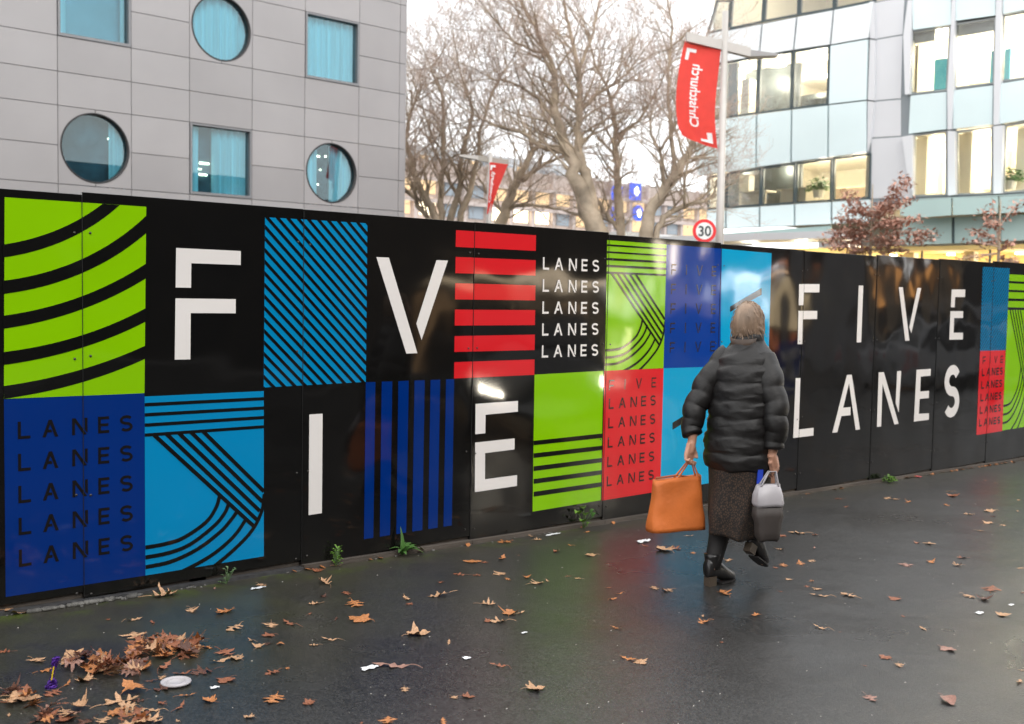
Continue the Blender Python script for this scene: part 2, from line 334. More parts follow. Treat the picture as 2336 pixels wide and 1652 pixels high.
# --- glyphs (x right, z up), stencil cuts as on the boards
def glyph(ch, x, z, w, h, t):
    def R(a, b, c, d): return [(x+a, z+b), (x+c, z+b), (x+c, z+d), (x+a, z+d)]
    g = t*.8; th = t
    if ch == 'I': return [R((w-t)/2, 0, (w+t)/2, h)]
    if ch == 'L': return [R(0, 0, t, h), R(t, 0, w, th)]
    if ch == 'F': return [R(0, h-th, w, h), R(0, h*.56+g*.45, t, h-th), R(0, 0, t, h*.5), R(0, h*.5, w*.92, h*.5+th*.0+.0001), R(t, h*.5-th, w*.92, h*.5)]
    if ch == 'E': return [R(0, h-th, w, h), R(0, 0, t, h-th), R(t, h*.5-th*.5, w*.93, h*.5+th*.5), R(t, 0, w, th)]
    if ch == 'e': return [R(0, h-th, w, h), R(0, h*.60, t, h-th), R(0, 0, t, h*.54), R(t, h*.54-th, w*.93, h*.54), R(t, 0, w, th)]
    if ch == 'V':
        k = t*1.12; mb = w*.5
        return [[(x, z+h), (x+k, z+h), (x+mb+k*.5, z), (x+mb-k*.5, z)], [(x+w-k, z+h), (x+w, z+h), (x+mb+k*.85, z+h*.10), (x+mb+k*.35, z+h*.30)]]
    if ch == 'A':
        k = t*1.12; mb = w*.5; s = (mb-k*.5)/h
        return [[(x, z), (x+k, z), (x+mb+k*.5, z+h), (x+mb-k*.5, z+h)], [(x+mb-k*.5, z+h), (x+mb+k*.5, z+h), (x+w, z), (x+w-k, z)],
                [(x+.27*h*s+k*.8, z+.27*h), (x+w*.60, z+.27*h), (x+w*.57, z+.27*h+th), (x+(.27*h+th)*s+k*.8, z+.27*h+th)]]
    if ch == 'N':
        k = t*1.2
        return [R(0, 0, t, h), [(x, z+h), (x+k, z+h), (x+w-t*.25, z), (x+w-t*.25-k, z)], [(x+w-t, z+h), (x+w, z+h), (x+w, z+h*.10), (x+w-t, z+h*.27)]]
    if ch == 'S':
        P = []; rx = (w-t)/2; ry = (h-t)/4
        for a in range(28, 271, 14): P.append((w/2+rx*math.cos(rad(a)), h-t/2-ry+ry*math.sin(rad(a))))
        for a in range(78, -153, -14): P.append((w/2+rx*math.cos(rad(a)), t/2+ry+ry*math.sin(rad(a))))
        return [[(x+a, z+b) for a, b in q] for q in strip(P, t, 1.0)]
    return []
def word(chars, boxes, m, parent, zt, zb, t, name='printed_letter'):
    for ch, (x0, x1) in zip(chars, boxes):
        vs = []; fs = []
        for k, p in enumerate(glyph(ch, x0, zb, x1-x0, zt-zb, t)):      # limbs that cross are kept a hair apart
            ar = sum(p[i][0]*p[(i+1) % len(p)][1]-p[(i+1) % len(p)][0]*p[i][1] for i in range(len(p)))
            if abs(ar) < 1e-8: continue
            if ar < 0: p = p[::-1]
            n = len(vs); vs += [(q[0], LY2-.00004*(k % 7), q[1]) for q in p]; fs.append(tuple(range(n, n+len(p))))
        ob(name, me(name, vs, fs, False, [m]), parent)
def xr(n, y, pairs): return [(pz(n, [(a, y)])[0][0], pz(n, [(b, y)])[0][0]) for a, b in pairs]
def rows(n, first, last, cnt):
    """first,last: ((x,ytop),(x,ybot)) of row one and the last row"""
    a = [p[1] for p in pz(n, first)]; b = [p[1] for p in pz(n, last)]
    return [(a[0]+(b[0]-a[0])*i/(cnt-1), a[1]+(b[1]-a[1])*i/(cnt-1)) for i in range(cnt)]
# tile 1: green with sweeping black bands
T = lambda n, x, y: Z(n)(x, y)
Q = Quad(T(2, 32, 94), T(2, 1041, 162), T(2, 1028, 1490), T(2, 27, 1530)); o = tilepart(Q, VG, 'lime green printed tile with sweeping black bands')
def circ3(p):
    (ax, ay), (bx, by), (cx_, cy_) = p; d = 2*(ax*(by-cy_)+bx*(cy_-ay)+cx_*(ay-by))
    ux = ((ax*ax+ay*ay)*(by-cy_)+(bx*bx+by*by)*(cy_-ay)+(cx_*cx_+cy_*cy_)*(ay-by))/d; uy = ((ax*ax+ay*ay)*(cx_-bx)+(bx*bx+by*by)*(ax-cx_)+(cx_*cx_+cy_*cy_)*(bx-ax))/d
    return ux, uy, math.hypot(ax-ux, ay-uy)
x0 = min(Q.c[0][0], Q.c[3][0]); x1 = Q.c[1][0]; zt, zb = Q.c[0][1], Q.c[3][1]
for up, lo in ([(27, 430), (587, 237), (727, 143)], [(27, 522), (587, 338), (850, 150)]), ([(27, 688), (587, 532), (1041, 225)], [(27, 782), (587, 632), (1039, 350)]), \
        ([(27, 937), (587, 797), (1038, 567)], [(27, 1030), (587, 890), (1035, 673)]), ([(27, 1196), (587, 1075), (1033, 886)], [(27, 1288), (587, 1164), (1031, 982)]), \
        ([(27, 1438), (587, 1318), (1030, 1153)], [(27, 1529), (587, 1410), (1028, 1246)]):
    cu, cl = circ3(pz(2, up)), circ3(pz(2, lo)); pu = []; pl = []
    for k in range(29):
        x = x0+(x1-x0)*k/28
        for c, arr in ((cu, pu), (cl, pl)):
            v = c[2]**2-(x-c[0])**2
            arr.append((x, c[1]+(-1 if pz(2, up)[0][1] < c[1] else 1)*math.sqrt(max(v, 0))))
    polys = [clip([pu[k], pu[k+1], pl[k+1], pl[k]], x0, zb, x1, Q.c[1][1]+(Q.c[0][1]-Q.c[1][1])*.5) for k in range(28)]
    flat('printed_band', [p for p in polys if p], VB, LY2, o)
# tile 2: deep blue with LANES five times
Q = Quad(T(3, 27, 97), T(3, 1028, 53), T(3, 1035, 1352), T(3, 40, 1505)); o = tilepart(Q, VD, 'deep blue printed tile with LANES in black five times')
rw = rows(3, [(127, 257), (127, 381)], [(136, 1168), (136, 1291)], 5)
for zt_, zb_ in rw: word('LANES', xr(3, 300, [(125, 215), (300, 413), (512, 622), (697, 776), (853, 943)]), VK, o, zt_, zb_, .0135)
# R-shaped line tiles
def linetile(q, m, label, bars, dt, w, asp, lastbar):
    o = tilepart(q, m, label); st = []
    for a, b in bars: flat('printed_band', [q.rect(0, a, 1, b)], VB, LY2, o)
    for s0, (s1, t1) in zip((.077, .177, .277, .377, .476), ((.915, .812), (.935, .770), (.962, .720), (.985, .665), (1.0, .604))):
        st.append(strip([(s0-.03, dt-.026), (s1, t1)], w*1.0, asp))
    arcs = [[(-.02, .842), (.15, .838), (.302, .818), (.488, .747), (.575, .670), (.609, .600)], [(-.02, .898), (.18, .892), (.359, .861), (.559, .774), (.652, .705), (.690, .645)],
            [(-.02, .953), (.20, .944), (.42, .895), (.610, .815), (.705, .752), (.765, .700)], [(.20, 1.03), (.359, .995), (.520, .950), (.656, .893), (.760, .830), (.845, .752)],
            [(.50, 1.03), (.584, 1.0), (.690, .952), (.779, .905), (.860, .856), (.922, .803), (.965, .748), (.991, .690), (1.003, .62)]]
    for a in arcs: st.append(strip(spline(a, 5), w, asp))
    for k, q_ in enumerate(st):
        flat('printed_line', [[q(*c) for c in p] for p in (clip(z_, 0, lastbar, 1, 1) for z_ in q_) if p], VB, LY2-.0003-.00003*k, o)
    return o
Q = Quad(T(3, 1029, 77), T(3, 1878, 38), T(3, 1878, 1215), T(3, 1035, 1352))
linetile(Q, VC, 'sky blue printed tile with black bars, slanting lines and arcs', [(.036, .055), (.092, .111), (.149, .168), (.205, .223)], .225, .031, 1.353, .214)
Q = Quad(T(6, 731, 190), T(6, 1268, 230), T(6, 1240, 1345), T(6, 712, 1370))
linetile(Q, VG, 'lime green printed line tile between the white LANES words and the blue FIVE tile', [(.030, .044), (.083, .097), (.134, .152), (.186, .204), (.238, .254)], .255, .027, 1.40, .246)
# big white letters
def letter(n, *polys): return flat('letter', [pz(n, p) for p in polys], VW, LY2)
tag(letter(2, [(1253, 455), (1714, 477), (1713, 577), (1361, 564), (1359, 739), (1249, 737)], [(1248, 814), (1678, 820), (1677, 921), (1357, 919), (1354, 1249), (1243, 1251)]), 'large white letter F on black beside the green banded tile')
tag(letter(5, [(406, 373), (513, 366), (507, 1167), (400, 1183)]), 'large white letter I on black')
tag(letter(4, [(961, 418), (1064, 423), (1297, 1205), (1206, 1208)], [(1453, 443), (1547, 447), (1331, 1098), (1288, 962)]), 'large white letter V on black')
tag(letter(5, [(1744, 288), (2086, 263), (2085, 350), (1825, 375), (1823, 524), (1742, 532)], [(1741, 599), (2059, 565), (2058, 654), (1821, 684), (1820, 894), (2079, 860), (2077, 948), (1738, 998)]), 'large white letter E on black')
letter(8, [(277, 293), (403, 293), (402, 344), (307, 344), (305, 424), (274, 424)], [(273, 458), (389, 458), (388, 509), (302, 510), (298, 664), (268, 664)])
letter(8, [(645, 302), (673, 302), (660, 652), (632, 653)])
letter(8, [(892, 312), (917, 312), (958, 642), (932, 643)], [(1007, 317), (1031, 317), (970, 596), (957, 560)])
letter(8, [(1219, 326), (1303, 327), (1301, 373), (1240, 373), (1237, 436), (1213, 436)], [(1211, 460), (1290, 460), (1289, 502), (1234, 502), (1231, 593), (1289, 593), (1288, 635), (1204, 636)])
letter(8, [(256, 873), (285, 873), (274, 1190), (367, 1180), (365, 1228), (240, 1243)])
letter(8, [(572, 854), (602, 852), (653, 1190), (626, 1193), (585, 905), (549, 1056), (594, 1052), (594, 1102), (538, 1108), (512, 1208), (482, 1211)])
letter(8, [(768, 838), (800, 836), (891, 1155), (865, 1160), (792, 910), (783, 1172), (757, 1175)], [(882, 831), (907, 829), (892, 1087), (873, 1027)])
letter(8, [(1002, 822), (1090, 816), (1088, 858), (1028, 864), (1024, 956), (1079, 952), (1078, 996), (1021, 1002), (1016, 1094), (1079, 1090), (1078, 1130), (985, 1142)])
sp_ = pz(8, [(1180, 802), (1180, 1118), (1172, 960), (1268, 960)])
word('S', [(sp_[2][0], sp_[3][0])], VW, HO, sp_[0][1]+.012, sp_[1][1]-.005, .098, 'letter')
# striped tiles
def stripes(q, n_t, n_s, ph, duty, par):
    out_ = []
    for k in range(-int(n_s)-1, int(n_t)+2):
        a, b = k+ph-duty, k+ph
        # line q = n_t*t - n_s*s ; black where q in [a,b]
        p = [(0, a/n_t), (1, (a+n_s)/n_t), (1, (b+n_s)/n_t), (0, b/n_t)]; p = clip(p)
        if p and len(p) > 2: out_.append([q(*c) for c in p])
    for p in out_: flat('printed_stripe', [p], VB, LY2, par)
Q = Quad(T(4, 51, 92), T(4, 889, 142), T(4, 876, 1440), T(4, 40, 1486)); o = tilepart(Q, VC, 'large sky blue printed tile with diagonal black stripes beside the letter F'); stripes(Q, 14.75, 10.2, .02, .40, o)
Q = Quad(T(9, 23, 35), T(9, 272, 50), T(9, 235, 808), T(9, -2, 815)); o = tilepart(Q, VC, 'distant sky blue printed tile with fine diagonal stripes above the red tile'); stripes(Q, 22, 15, .1, .36, o)
# deep blue uprights
for a, b, c, d in ((862, 939, 847, 922), (990, 1075, 974, 1057), (1124, 1207, 1108, 1187), (1254, 1336, 1236, 1317), (1383, 1461, 1364, 1440), (1508, 1573, 1487, 1554)):
    k = (a-862)/711
    flat('printed_stripe', [pz(5, [(a, 113-k*25), (b, 111-k*25), (d, 1365-(d-922)*.155), (c, 1377-(c-847)*.158)])], VD, LY1)
# red bars
for a, b, c, d in ((198, 335, 240, 368), (417, 550, 444, 570), (632, 765, 650, 773), (848, 979, 852, 975), (1065, 1195, 1053, 1179), (1278, 1412, 1256, 1382)):
    flat('printed_stripe', [pz(4, [(1614-(a-198)*.013, a), (2269-(a-198)*.011, c), (2268-(b-198)*.011, d), (1613-(b-198)*.013, b)])], VR, LY1)
# white LANES x5
rw = rows(6, [(152, 343), (152, 456)], [(142, 1140), (142, 1251)], 5)
for k, (zt_, zb_) in enumerate(rw):
    y = 400+k*199; dx = -k*2.4
    word('LANES', xr(6, y, [(150+dx, 207+dx), (256+dx, 334+dx), (385+dx, 456+dx), (499+dx, 553+dx), (598+dx, 658+dx)]), VW, HO, zt_, zb_, .0135)
# green tile with bars
Q = Quad(T(7, 75, 138), T(7, 697, 103), T(7, 673, 1272), T(7, 57, 1375)); o = tilepart(Q, VG, 'plain lime green printed tile with five black bars along its foot')
for a, b, c, d in ((735, 775, 668, 708), (848, 890, 778, 818), (965, 1008, 888, 928), (1080, 1123, 998, 1038), (1195, 1239, 1107, 1147)):
    flat('printed_band', [pz(7, [(66, a), (688, c), (688, d), (66, b)])], VB, LY2, o)
# red tile FIVE + LANES
Q = Quad(T(7, 708, 103), T(7, 1241, 80), T(7, 1210, 1190), T(7, 683, 1275)); o = tilepart(Q, VR, 'red printed tile with FIVE and LANES in black beside the green barred tile')
f0 = [p[1] for p in pz(7, [(755, 185), (755, 279)])]
word('FIVe', xr(7, 225, [(748, 794), (886, 896), (990, 1043), (1131, 1171)]), VK, o, f0[0], f0[1], .010)
rw = rows(7, [(745, 353), (745, 449)], [(730, 1055), (730, 1147)], 5)
for k, (zt_, zb_) in enumerate(rw):
    dx = -k*4.6; word('LANES', xr(7, 400+k*172, [(745+dx, 790+dx), (835+dx, 898+dx), (940+dx, 999+dx), (1036+dx, 1081+dx), (1119+dx, 1168+dx)]), VK, o, zt_, zb_, .0122)
# royal blue tile FIVE x5
Q = Quad(T(6, 1268, 230), T(6, 1768, 268), T(7, 1752, 65), T(7, 1241, 80)); o = tilepart(Q, VU, 'royal blue printed tile with FIVE in black five times')
rw = rows(6, [(1312, 405), (1312, 500)], [(1298, 1112), (1298, 1207)], 5)
for k, (zt_, zb_) in enumerate(rw):
    dx = -k*3.4; word('FIVe', xr(6, 455+k*176, [(1310+dx, 1354+dx), (1442+dx, 1451+dx), (1537+dx, 1592+dx), (1675+dx, 1716+dx)]), VK, o, zt_, zb_, .010)
# cyan tiles around the walker
Q = Quad(T(7, 1241, 80), T(7, 1752, 65), T(7, 1712, 1108), T(7, 1210, 1190)); o = tilepart(Q, VC2, 'cyan printed tile low on the boards behind the walker')
flat('printed_band', [pz(7, [(1320, 572), (1715, 330), (1715, 395), (1320, 635)])], VB, LY2, o)
Q = Quad(T(6, 1768, 268), T(6, 2216, 308), T(6, 2186, 1325), T(6, 1752, 1330)); o = tilepart(Q, VC2, 'tall cyan printed tile with one slanting black stroke above the walker')
flat('printed_band', [pz(6, [(1840, 790), (2125, 622), (2125, 683), (1840, 838)])], VB, LY2, o)
# far red and green tiles
Q = Quad(T(9, -2, 815), T(9, 235, 808), T(8, 1532, 1200), T(8, 1372, 1225)); o = tilepart(Q, VR, 'distant narrow red printed tile with FIVE and LANES under the striped tile')
f0 = [p[1] for p in pz(9, [(22, 868), (22, 935)])]
word('FIVe', xr(9, 900, [(22, 48), (88, 92), (128, 156), (186, 210)]), VK, o, f0[0], f0[1], .012)
rw = rows(8, [(1405, 815), (1405, 862)], [(1392, 1127), (1392, 1172)], 5)
for k, (zt_, zb_) in enumerate(rw):
    dx = -k*4.2; word('LANES', xr(8, 835+k*78, [(1406+dx, 1423+dx), (1434+dx, 1458+dx), (1467+dx, 1488+dx), (1494+dx, 1511+dx), (1517+dx, 1534+dx)]), VK, o, zt_, zb_, .016)
a = pz(9, [(270, 105), (200, 1552)]); X0 = a[0][0]; TW = .66
Q = Quad((0, 0), (1, 0), (1, 1), (0, 1)); Q.c = [np.array((X0, a[0][1])), np.array((X0+TW, a[0][1])), np.array((X0+TW, a[1][1])), np.array((X0, a[1][1]))]
linetile(Q, VG, 'distant lime green printed line tile at the far right edge', [(.042, .056), (.098, .112), (.153, .169), (.210, .226)], .226, .027, 1.9, .218)
# ------------------------------------------------------------------ grey panelled hotel behind the hoarding
YB = 20.0
MP = mat('grey_facade_panel', (.33, .315, .32), .36, .06, .5, .0008, 3, metal=.1); MJ = mat('dark_joint', (.20, .195, .20), .8)
MFR = mat('grey_window_frame', (.22, .22, .23), .45, metal=.4); MDK = mat('dark_room', (.035, .075, .10), .8, .9, 1.6); MRL = lamp('street_reflection_glow', (1, .86, .6), 5.0)
MCU = mat('pale_blue_curtain', (.60, .90, .97), .85, .12, 3, stretch=(3, 3, .1))
GLB, _, _ = glass('blue_tinted_window_glass', (.76, .955, 1.0), .02)
HT = tag(empty('hotel_building', (0, 0, 0)), 'grey hotel block clad in flat panels with alternating round and square windows', 'building')
cols = [9.15-3.16*k for k in range(4, 0, -1)]; cols = sum([[c, c+1.69] for c in cols], [])+[9.15, 10.84, 12.29, 13.98, 15.51, 17.21, 18.57]
rowz = [-.4, .5, 1.35, 2.2, 3.10, 3.97, 4.83, 5.71, 6.46, 7.24, 8.08, 8.95, 9.70, 10.48, 11.35, 12.2]
MB().box((cols[0]-.3, YB+.45, -.6), (18.77, YB+14, 12.6)).build('core_wall', MJ, HT)
JG = .0075
_n = MP.node_tree; _b = _n.nodes['Principled BSDF']; _s = _b.inputs['Base Color'].links[0].from_socket; _i = _n.nodes.new('ShaderNodeObjectInfo'); _r = _n.nodes.new('ShaderNodeMapRange'); _r.inputs['To Min'].default_value = .93; _r.inputs['To Max'].default_value = 1.06
_v = _n.nodes.new('ShaderNodeVectorMath'); _v.operation = 'SCALE'; _n.links.new(_i.outputs['Random'], _r.inputs['Value']); _n.links.new(_s, _v.inputs[0]); _n.links.new(_r.outputs[0], _v.inputs['Scale']); _n.links.new(_v.outputs[0], _b.inputs['Base Color'])
def fpanel(x0, x1, z0, z1): MB().box((x0+JG, YB, z0+JG), (x1-JG, YB+.06, z1-JG)).build('facade_panel', MP, HT)
def half(x0, x1, z0, z1, side):
    cx_, cz_, r = (x0+x1)/2, (z0+z1)/2, RAD; e = x0 if side < 0 else x1
    pts = [(e-side*JG, z0+JG), (cx_+side*JG, z0+JG)]; t0 = math.asin(JG/r)
    for k in range(25):
        a = -math.pi/2+t0+(math.pi-2*t0)*k/24; pts.append((cx_+side*r*math.cos(a), cz_+r*math.sin(a)))
    pts += [(cx_+side*JG, z1-JG), (e-side*JG, z1-JG)]
    MB().prism([(p[0], YB, p[1]) for p in pts], (0, .06, 0)).build('facade_panel', MP, HT)
RAD = .80
def curtain(parent, x0, x1, z0, z1, y, gap=None):
    for a, b in ([(x0, x1)] if not gap else [(x0, min(gap[0], x1)), (max(gap[1], x0), x1)]):
        if b-a < .03: continue
        n = max(6, int(36*(b-a))); vs = []
        for i in range(n+1):
            x = a+(b-a)*i/n; yy = y+.05*math.sin(x*31+1.3*math.sin(x*7))+.02*math.sin(x*83); vs += [(x, yy, z0), (x, yy, z1)]
        ob('curtain', me('curtain', vs, [(2*i, 2*i+2, 2*i+3, 2*i+1) for i in range(n)], True, [MCU]), parent)
def win(kind, x0, x1, z0, z1, style):
    if kind == 'sq':
        w = .055; a = (x0+.01, z0+.01); b = (x1-.01, z1-.01)
        g = MB().box((a[0], YB-.02, a[1]), (a[0]+w, YB+.24, b[1])).box((b[0]-w, YB-.02, a[1]), (b[0], YB+.24, b[1])).box((a[0]+w, YB-.02, a[1]), (b[0]-w, YB+.24, a[1]+w*1.2)).box((a[0]+w, YB-.02, b[1]-w*.8), (b[0]-w, YB+.24, b[1]))
        fr = g.build('window_frame', MFR, HT); MB().box((a[0]+w, YB+.10, a[1]+w), (b[0]-w, YB+.108, b[1]-w)).build('window_pane', GLB, fr)
    else:
        cx_, cz_ = (x0+x1)/2, (z0+z1)/2; n = 44; vs = []; fs = []
        for r in (RAD-.002, RAD-.035):
            for y in (YB-.01, YB+.24): vs += [(cx_+r*math.cos(2*math.pi*k/n), y, cz_+r*math.sin(2*math.pi*k/n)) for k in range(n)]
        for k in range(n):
            j = (k+1) % n
            for p, q in ((0, 1), (3, 2), (2, 0), (1, 3)): fs.append((p*n+k, p*n+j, q*n+j, q*n+k))
        fr = ob('window_frame', me('window_frame', vs, fs, True, [mat('black_rubber', (.02, .02, .022), .5)]), HT)
        MB().prism([(cx_+(RAD-.03)*math.cos(2*math.pi*k/n), YB+.10, cz_+(RAD-.03)*math.sin(2*math.pi*k/n)) for k in range(n)], (0, .008, 0)).build('window_pane', GLB, fr)
    if style == 'open': gap = (x0+.28, x1-.16)
    elif style == 'mid': gap = (x0+.36, x0+.74)
    elif style == 'left': gap = (x0-1, x1-.42)
    elif style == 'split': gap = (x0+.55, x0+.95)
    else: gap = None
    curtain(fr, x0+.02, x1-.02, z0+.02, z1-.02, YB+.27, gap)
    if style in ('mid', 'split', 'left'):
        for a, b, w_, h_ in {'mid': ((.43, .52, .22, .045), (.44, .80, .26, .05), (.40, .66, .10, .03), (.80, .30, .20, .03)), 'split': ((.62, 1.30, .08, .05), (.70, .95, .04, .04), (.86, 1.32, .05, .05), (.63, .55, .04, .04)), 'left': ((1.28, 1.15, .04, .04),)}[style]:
            MB().box((x0+a, YB+.36, z0+b), (x0+a+w_, YB+.38, z0+b+h_)).build('glow_spot', MRL, fr)  # added glowing slips imitating street lights reflected in the panes, no room lamps
    MB().box((x0, YB+.41, z0), (x1, YB+.44, z1)).build('room_interior', MDK if style != 'open' else mat('mid_blue_blind', (.30, .55, .64), .8, .15, 1), fr)
styles = {(9, 0): 'left', (11, 0): 'mid', (13, 0): 'split', (9, 1): 'open', (11, 1): 'full', (13, 1): 'full'}
bands = [(5, 7), (9+1-1, 11), (13, 15)]           # index ranges in rowz of the window bands (3.97-5.71, 7.24-8.95, 11.35-..)
bands = [(1, 3), (5, 7), (9, 11), (13, 15)]
wincols = [c for c in range(len(cols)) if any(abs(cols[c]-q) < .05 for q in (9.15, 12.29, 15.51))]+[c for c in range(len(cols)) if cols[c] < 9 and c % 2 == 0]
for c in range(len(cols)):
    x0 = cols[c]; x1 = cols[c+1] if c+1 < len(cols) else 18.77
    iw = sum(1 for q in wincols if cols[q] < x0)
    for r in range(len(rowz)-1):
        bnd = next((k for k, b in enumerate(bands) if b[0] <= r < b[1]), None)
        if c in wincols and bnd is not None:
            if r == bands[bnd][0]:
                z0, z1 = rowz[r], rowz[r+2]; xi = [9.15, 12.29, 15.51]; j = min(range(3), key=lambda q: abs(xi[q]-x0)) if x0 > 9 else (1 if int(round((9.15-x0)/3.16)) % 2 else 0)
                sq = (j+bnd) % 2 == 0 if bnd != 1 else (j == 1)
                sq = (j == 1) if bnd % 2 == 1 else (j != 1)
                st = {1: {0: 'left', 1: 'mid', 2: 'split'}, 2: {0: 'open', 1: 'full', 2: 'full'}}.get(bnd, {}).get(j if x0 > 9 else 1, 'full')
                if sq: win('sq', x0, x1, z0, z1, st)
                else:
                    RAD = min(.80, (x1-x0)/2-.045); half(x0, x1, z0, z1, -1); half(x0, x1, z0, z1, 1); win('ro', x0, x1, z0, z1, st)
            continue
        fpanel(x0, x1, rowz[r], rowz[r+1])
MB().box((18.765, YB+.0, -.4), (18.80, YB+14, 12.3)).build('side_wall', MP, HT)
# ------------------------------------------------------------------ glass office block facing down the street
XO = 38.0
OF = tag(empty('office_building', (0, 0, 0)), 'modern office block clad in pale cyan glass with warmly lit rooms behind long window bands', 'building')
MPG = mat('pale_cyan_glass_panel', (.74, .87, .89), .12, .03, .5, spec=.6); MPW = mat('white_glass_panel', (.82, .86, .88), .15, .03, .5); MPR = mat('grey_metal_panel', (.68, .69, .72), .35, .03, .5)
MPT = mat('teal_glass_panel', (.50, .66, .64), .12, .05, .5); MML = mat('dark_mullion', (.07, .10, .11), .4); MMR = mat('grey_mullion', (.34, .36, .36), .4); MFN = mat('white_fin', (.72, .73, .76), .4)
GLO, _, _ = glass('office_glass', (.97, .98, .96), .02)
def op(pts, x=XO):
    return [onX(*Z(10)(*p), x) for p in pts]
def inset(p, d=.012):
    p = [np.array(q) for q in p]; c = sum(p)/len(p); o = []
    for i in range(len(p)):
        a, b, e = p[i-1], p[i], p[(i+1) % len(p)]; u = (a-b)/np.linalg.norm(a-b); v = (e-b)/np.linalg.norm(e-b); o.append(b+(u+v)*d)
    return o
def opanel(pts, m, dx=0.0, name='cladding_panel', th=.10):
    return MB().prism(inset(op(pts, XO+dx), .02), (th, 0, 0)).build(name, m, OF)
for p in ([(250,185),(463,144),(446,335),(250,370)],[(470,143),(670,102),(652,300),(452,334)],[(678,100),(891,59),(872,268),(658,300)],[(897,58),(1133,10),(1105,228),(878,268)]): opanel(p, MPW)
opanel([(130,203),(245,180),(245,370),(150,386)], MPW)
for p in ([(874,272),(1102,232),(1092,598),(864,625)],[(40,740),(238,708),(235,1030),(85,1052)],[(245,707),(430,682),(428,1003),(240,1032)],[(437,681),(640,655),(636,973),(433,1001)],[(646,654),(860,628),(858,943),(642,971)],[(865,627),(1092,600),(1092,914),(863,942)],
          [(135,1256),(245,1246),(245,1365),(140,1373)],[(253,1245),(447,1234),(447,1357),(253,1367)],[(455,1233),(657,1219),(657,1350),(455,1358)],[(664,1218),(877,1206),(877,1341),(664,1350)],[(885,1205),(1112,1190),(1112,1325),(885,1339)]): opanel(p, MPG)
for p in ([(1138,15),(1322,-20),(1310,207),(1148,235)],[(1148,237),(1310,209),(1300,590),(1142,604)],[(1142,606),(1300,592),(1300,815),(1118,825)],[(1118,828),(1310,815),(1370,1185),(1116,1190)]): opanel(p, MPR, .12)
opanel([(1105,10),(1136,5),(1146,236),(1110,230)], MPR, .03); opanel([(1110,232),(1146,238),(1140,604),(1096,600)], MPR, .03); opanel([(1096,602),(1140,606),(1118,826),(1096,914)], MPR, .03)
for p in ([(1365,-60),(1600,-100),(1600,150),(1365,183)],[(1625,-110),(1865,-150),(1865,95),(1622,128)],[(1905,-160),(2100,-200),(2100,52),(1905,88)],[(1352,570),(1572,545),(1572,775),(1340,803)],[(1612,537),(1850,507),(1846,748),(1606,774)],[(1890,497),(2100,463),(2100,712),(1886,744)]): opanel(p, MPG)
for p in ([(1335,0),(1365,-5),(1352,565),(1318,570),(1310,215)],[(1600,-60),(1624,-62),(1612,535),(1600,775),(1573,778),(1574,545),(1596,150)],[(1866,-100),(1904,-108),(1893,490),(1884,745),(1846,752),(1853,500)],
          [(1573,778),(1622,782),(1626,1166),(1574,1172)],[(1846,752),(1912,745),(1900,1158),(1846,1162)],[(1300,815),(1368,803),(1368,1175),(1330,1010)]): opanel(p, MFN, -.08, 'facade_fin', .22)
MBW = mat('backing_wall', (.25, .28, .30), .7)
for p in ([(864,272),(1362,180),(1352,568),(862,628)],[(1113,915),(1368,806),(1368,1180),(1110,1190)],[(90,735),(862,626),(1352,566),(2100,460),(2100,714),(1370,806),(1118,914),(888,942),(95,1052)],
          [(130,204),(900,57),(1140,10),(1362,-30),(1362,183),(872,271),(130,386)],[(135,1254),(885,1206),(1112,1188),(1368,1176),(2100,1142),(2100,1170),(1290,1206),(1118,1330),(140,1372)],[(1362,-80),(2100,-200),(2100,54),(1362,184)]):
    MB().prism(op(p, XO+.135), (.05, 0, 0)).build('backing_wall', MBW, OF)
for a, b, c, d in ((1590,1622,145,545),(1862,1908,98,500),(1572,1628,778,1168),(1844,1916,748,1160)):
    MB().prism(op([(a,c),(b,c-4),(b-10,d),(a-12,d+3)], XO+.135), (.05, 0, 0)).build('backing_wall', MBW, OF)
# glazed bands: panes, mullions
def owin(pts, fm=None):
    q = op(pts, XO+.08); o = MB().prism(inset(q, .05), (.012, 0, 0)).build('window_pane', GLO, OF)
    g = MB(); n = len(q); qi = inset(q, .06 if fm else .07)
    for i in range(n): g.prism([q[i], q[(i+1) % n], qi[(i+1) % n], qi[i]], (.12, 0, 0))
    g.build('window_frame', fm or MML, OF)
upper = [[(135,202),(262,176),(280,0),(195,0)],[(270,174),(470,132),(482,-60),(284,-20)],[(474,131),(684,92),(690,-100),(486,-60)],[(688,91),(896,56),(905,-140),(694,-100)],[(900,55),(1140,8),(1140,-180),(910,-140)]]
bandB = [[(150,388),(246,371),(242,705),(150,722)],[(250,371),(446,337),(436,680),(245,705)],[(451,335),(650,302),(641,654),(440,679)],[(655,302),(870,270),(861,627),(645,653)]]
bandC = [[(140,1055),(252,1036),(246,1242),(140,1253)],[(258,1035),(462,1003),(456,1230),(252,1243)],[(468,1002),(667,975),(660,1217),(460,1230)],[(672,974),(886,944),(881,1204),(667,1216)],[(891,943),(1120,916),(1112,1186),(887,1203)]]
bandR = [[(1362,186),(1594,152),(1574,541),(1352,565)],[(1622,142),(1865,103),(1855,500),(1612,531)],[(1905,92),(2100,55),(2100,460),(1894,490)],[(1370,806),(1572,780),(1572,1167),(1368,1176)],[(1626,783),(1846,757),(1846,1160),(1626,1166)],[(1914,748),(2100,716),(2100,1140),(1901,1156)]]
for w in upper+bandB+bandC: owin(w)
for w in bandR: owin(w, MMR)
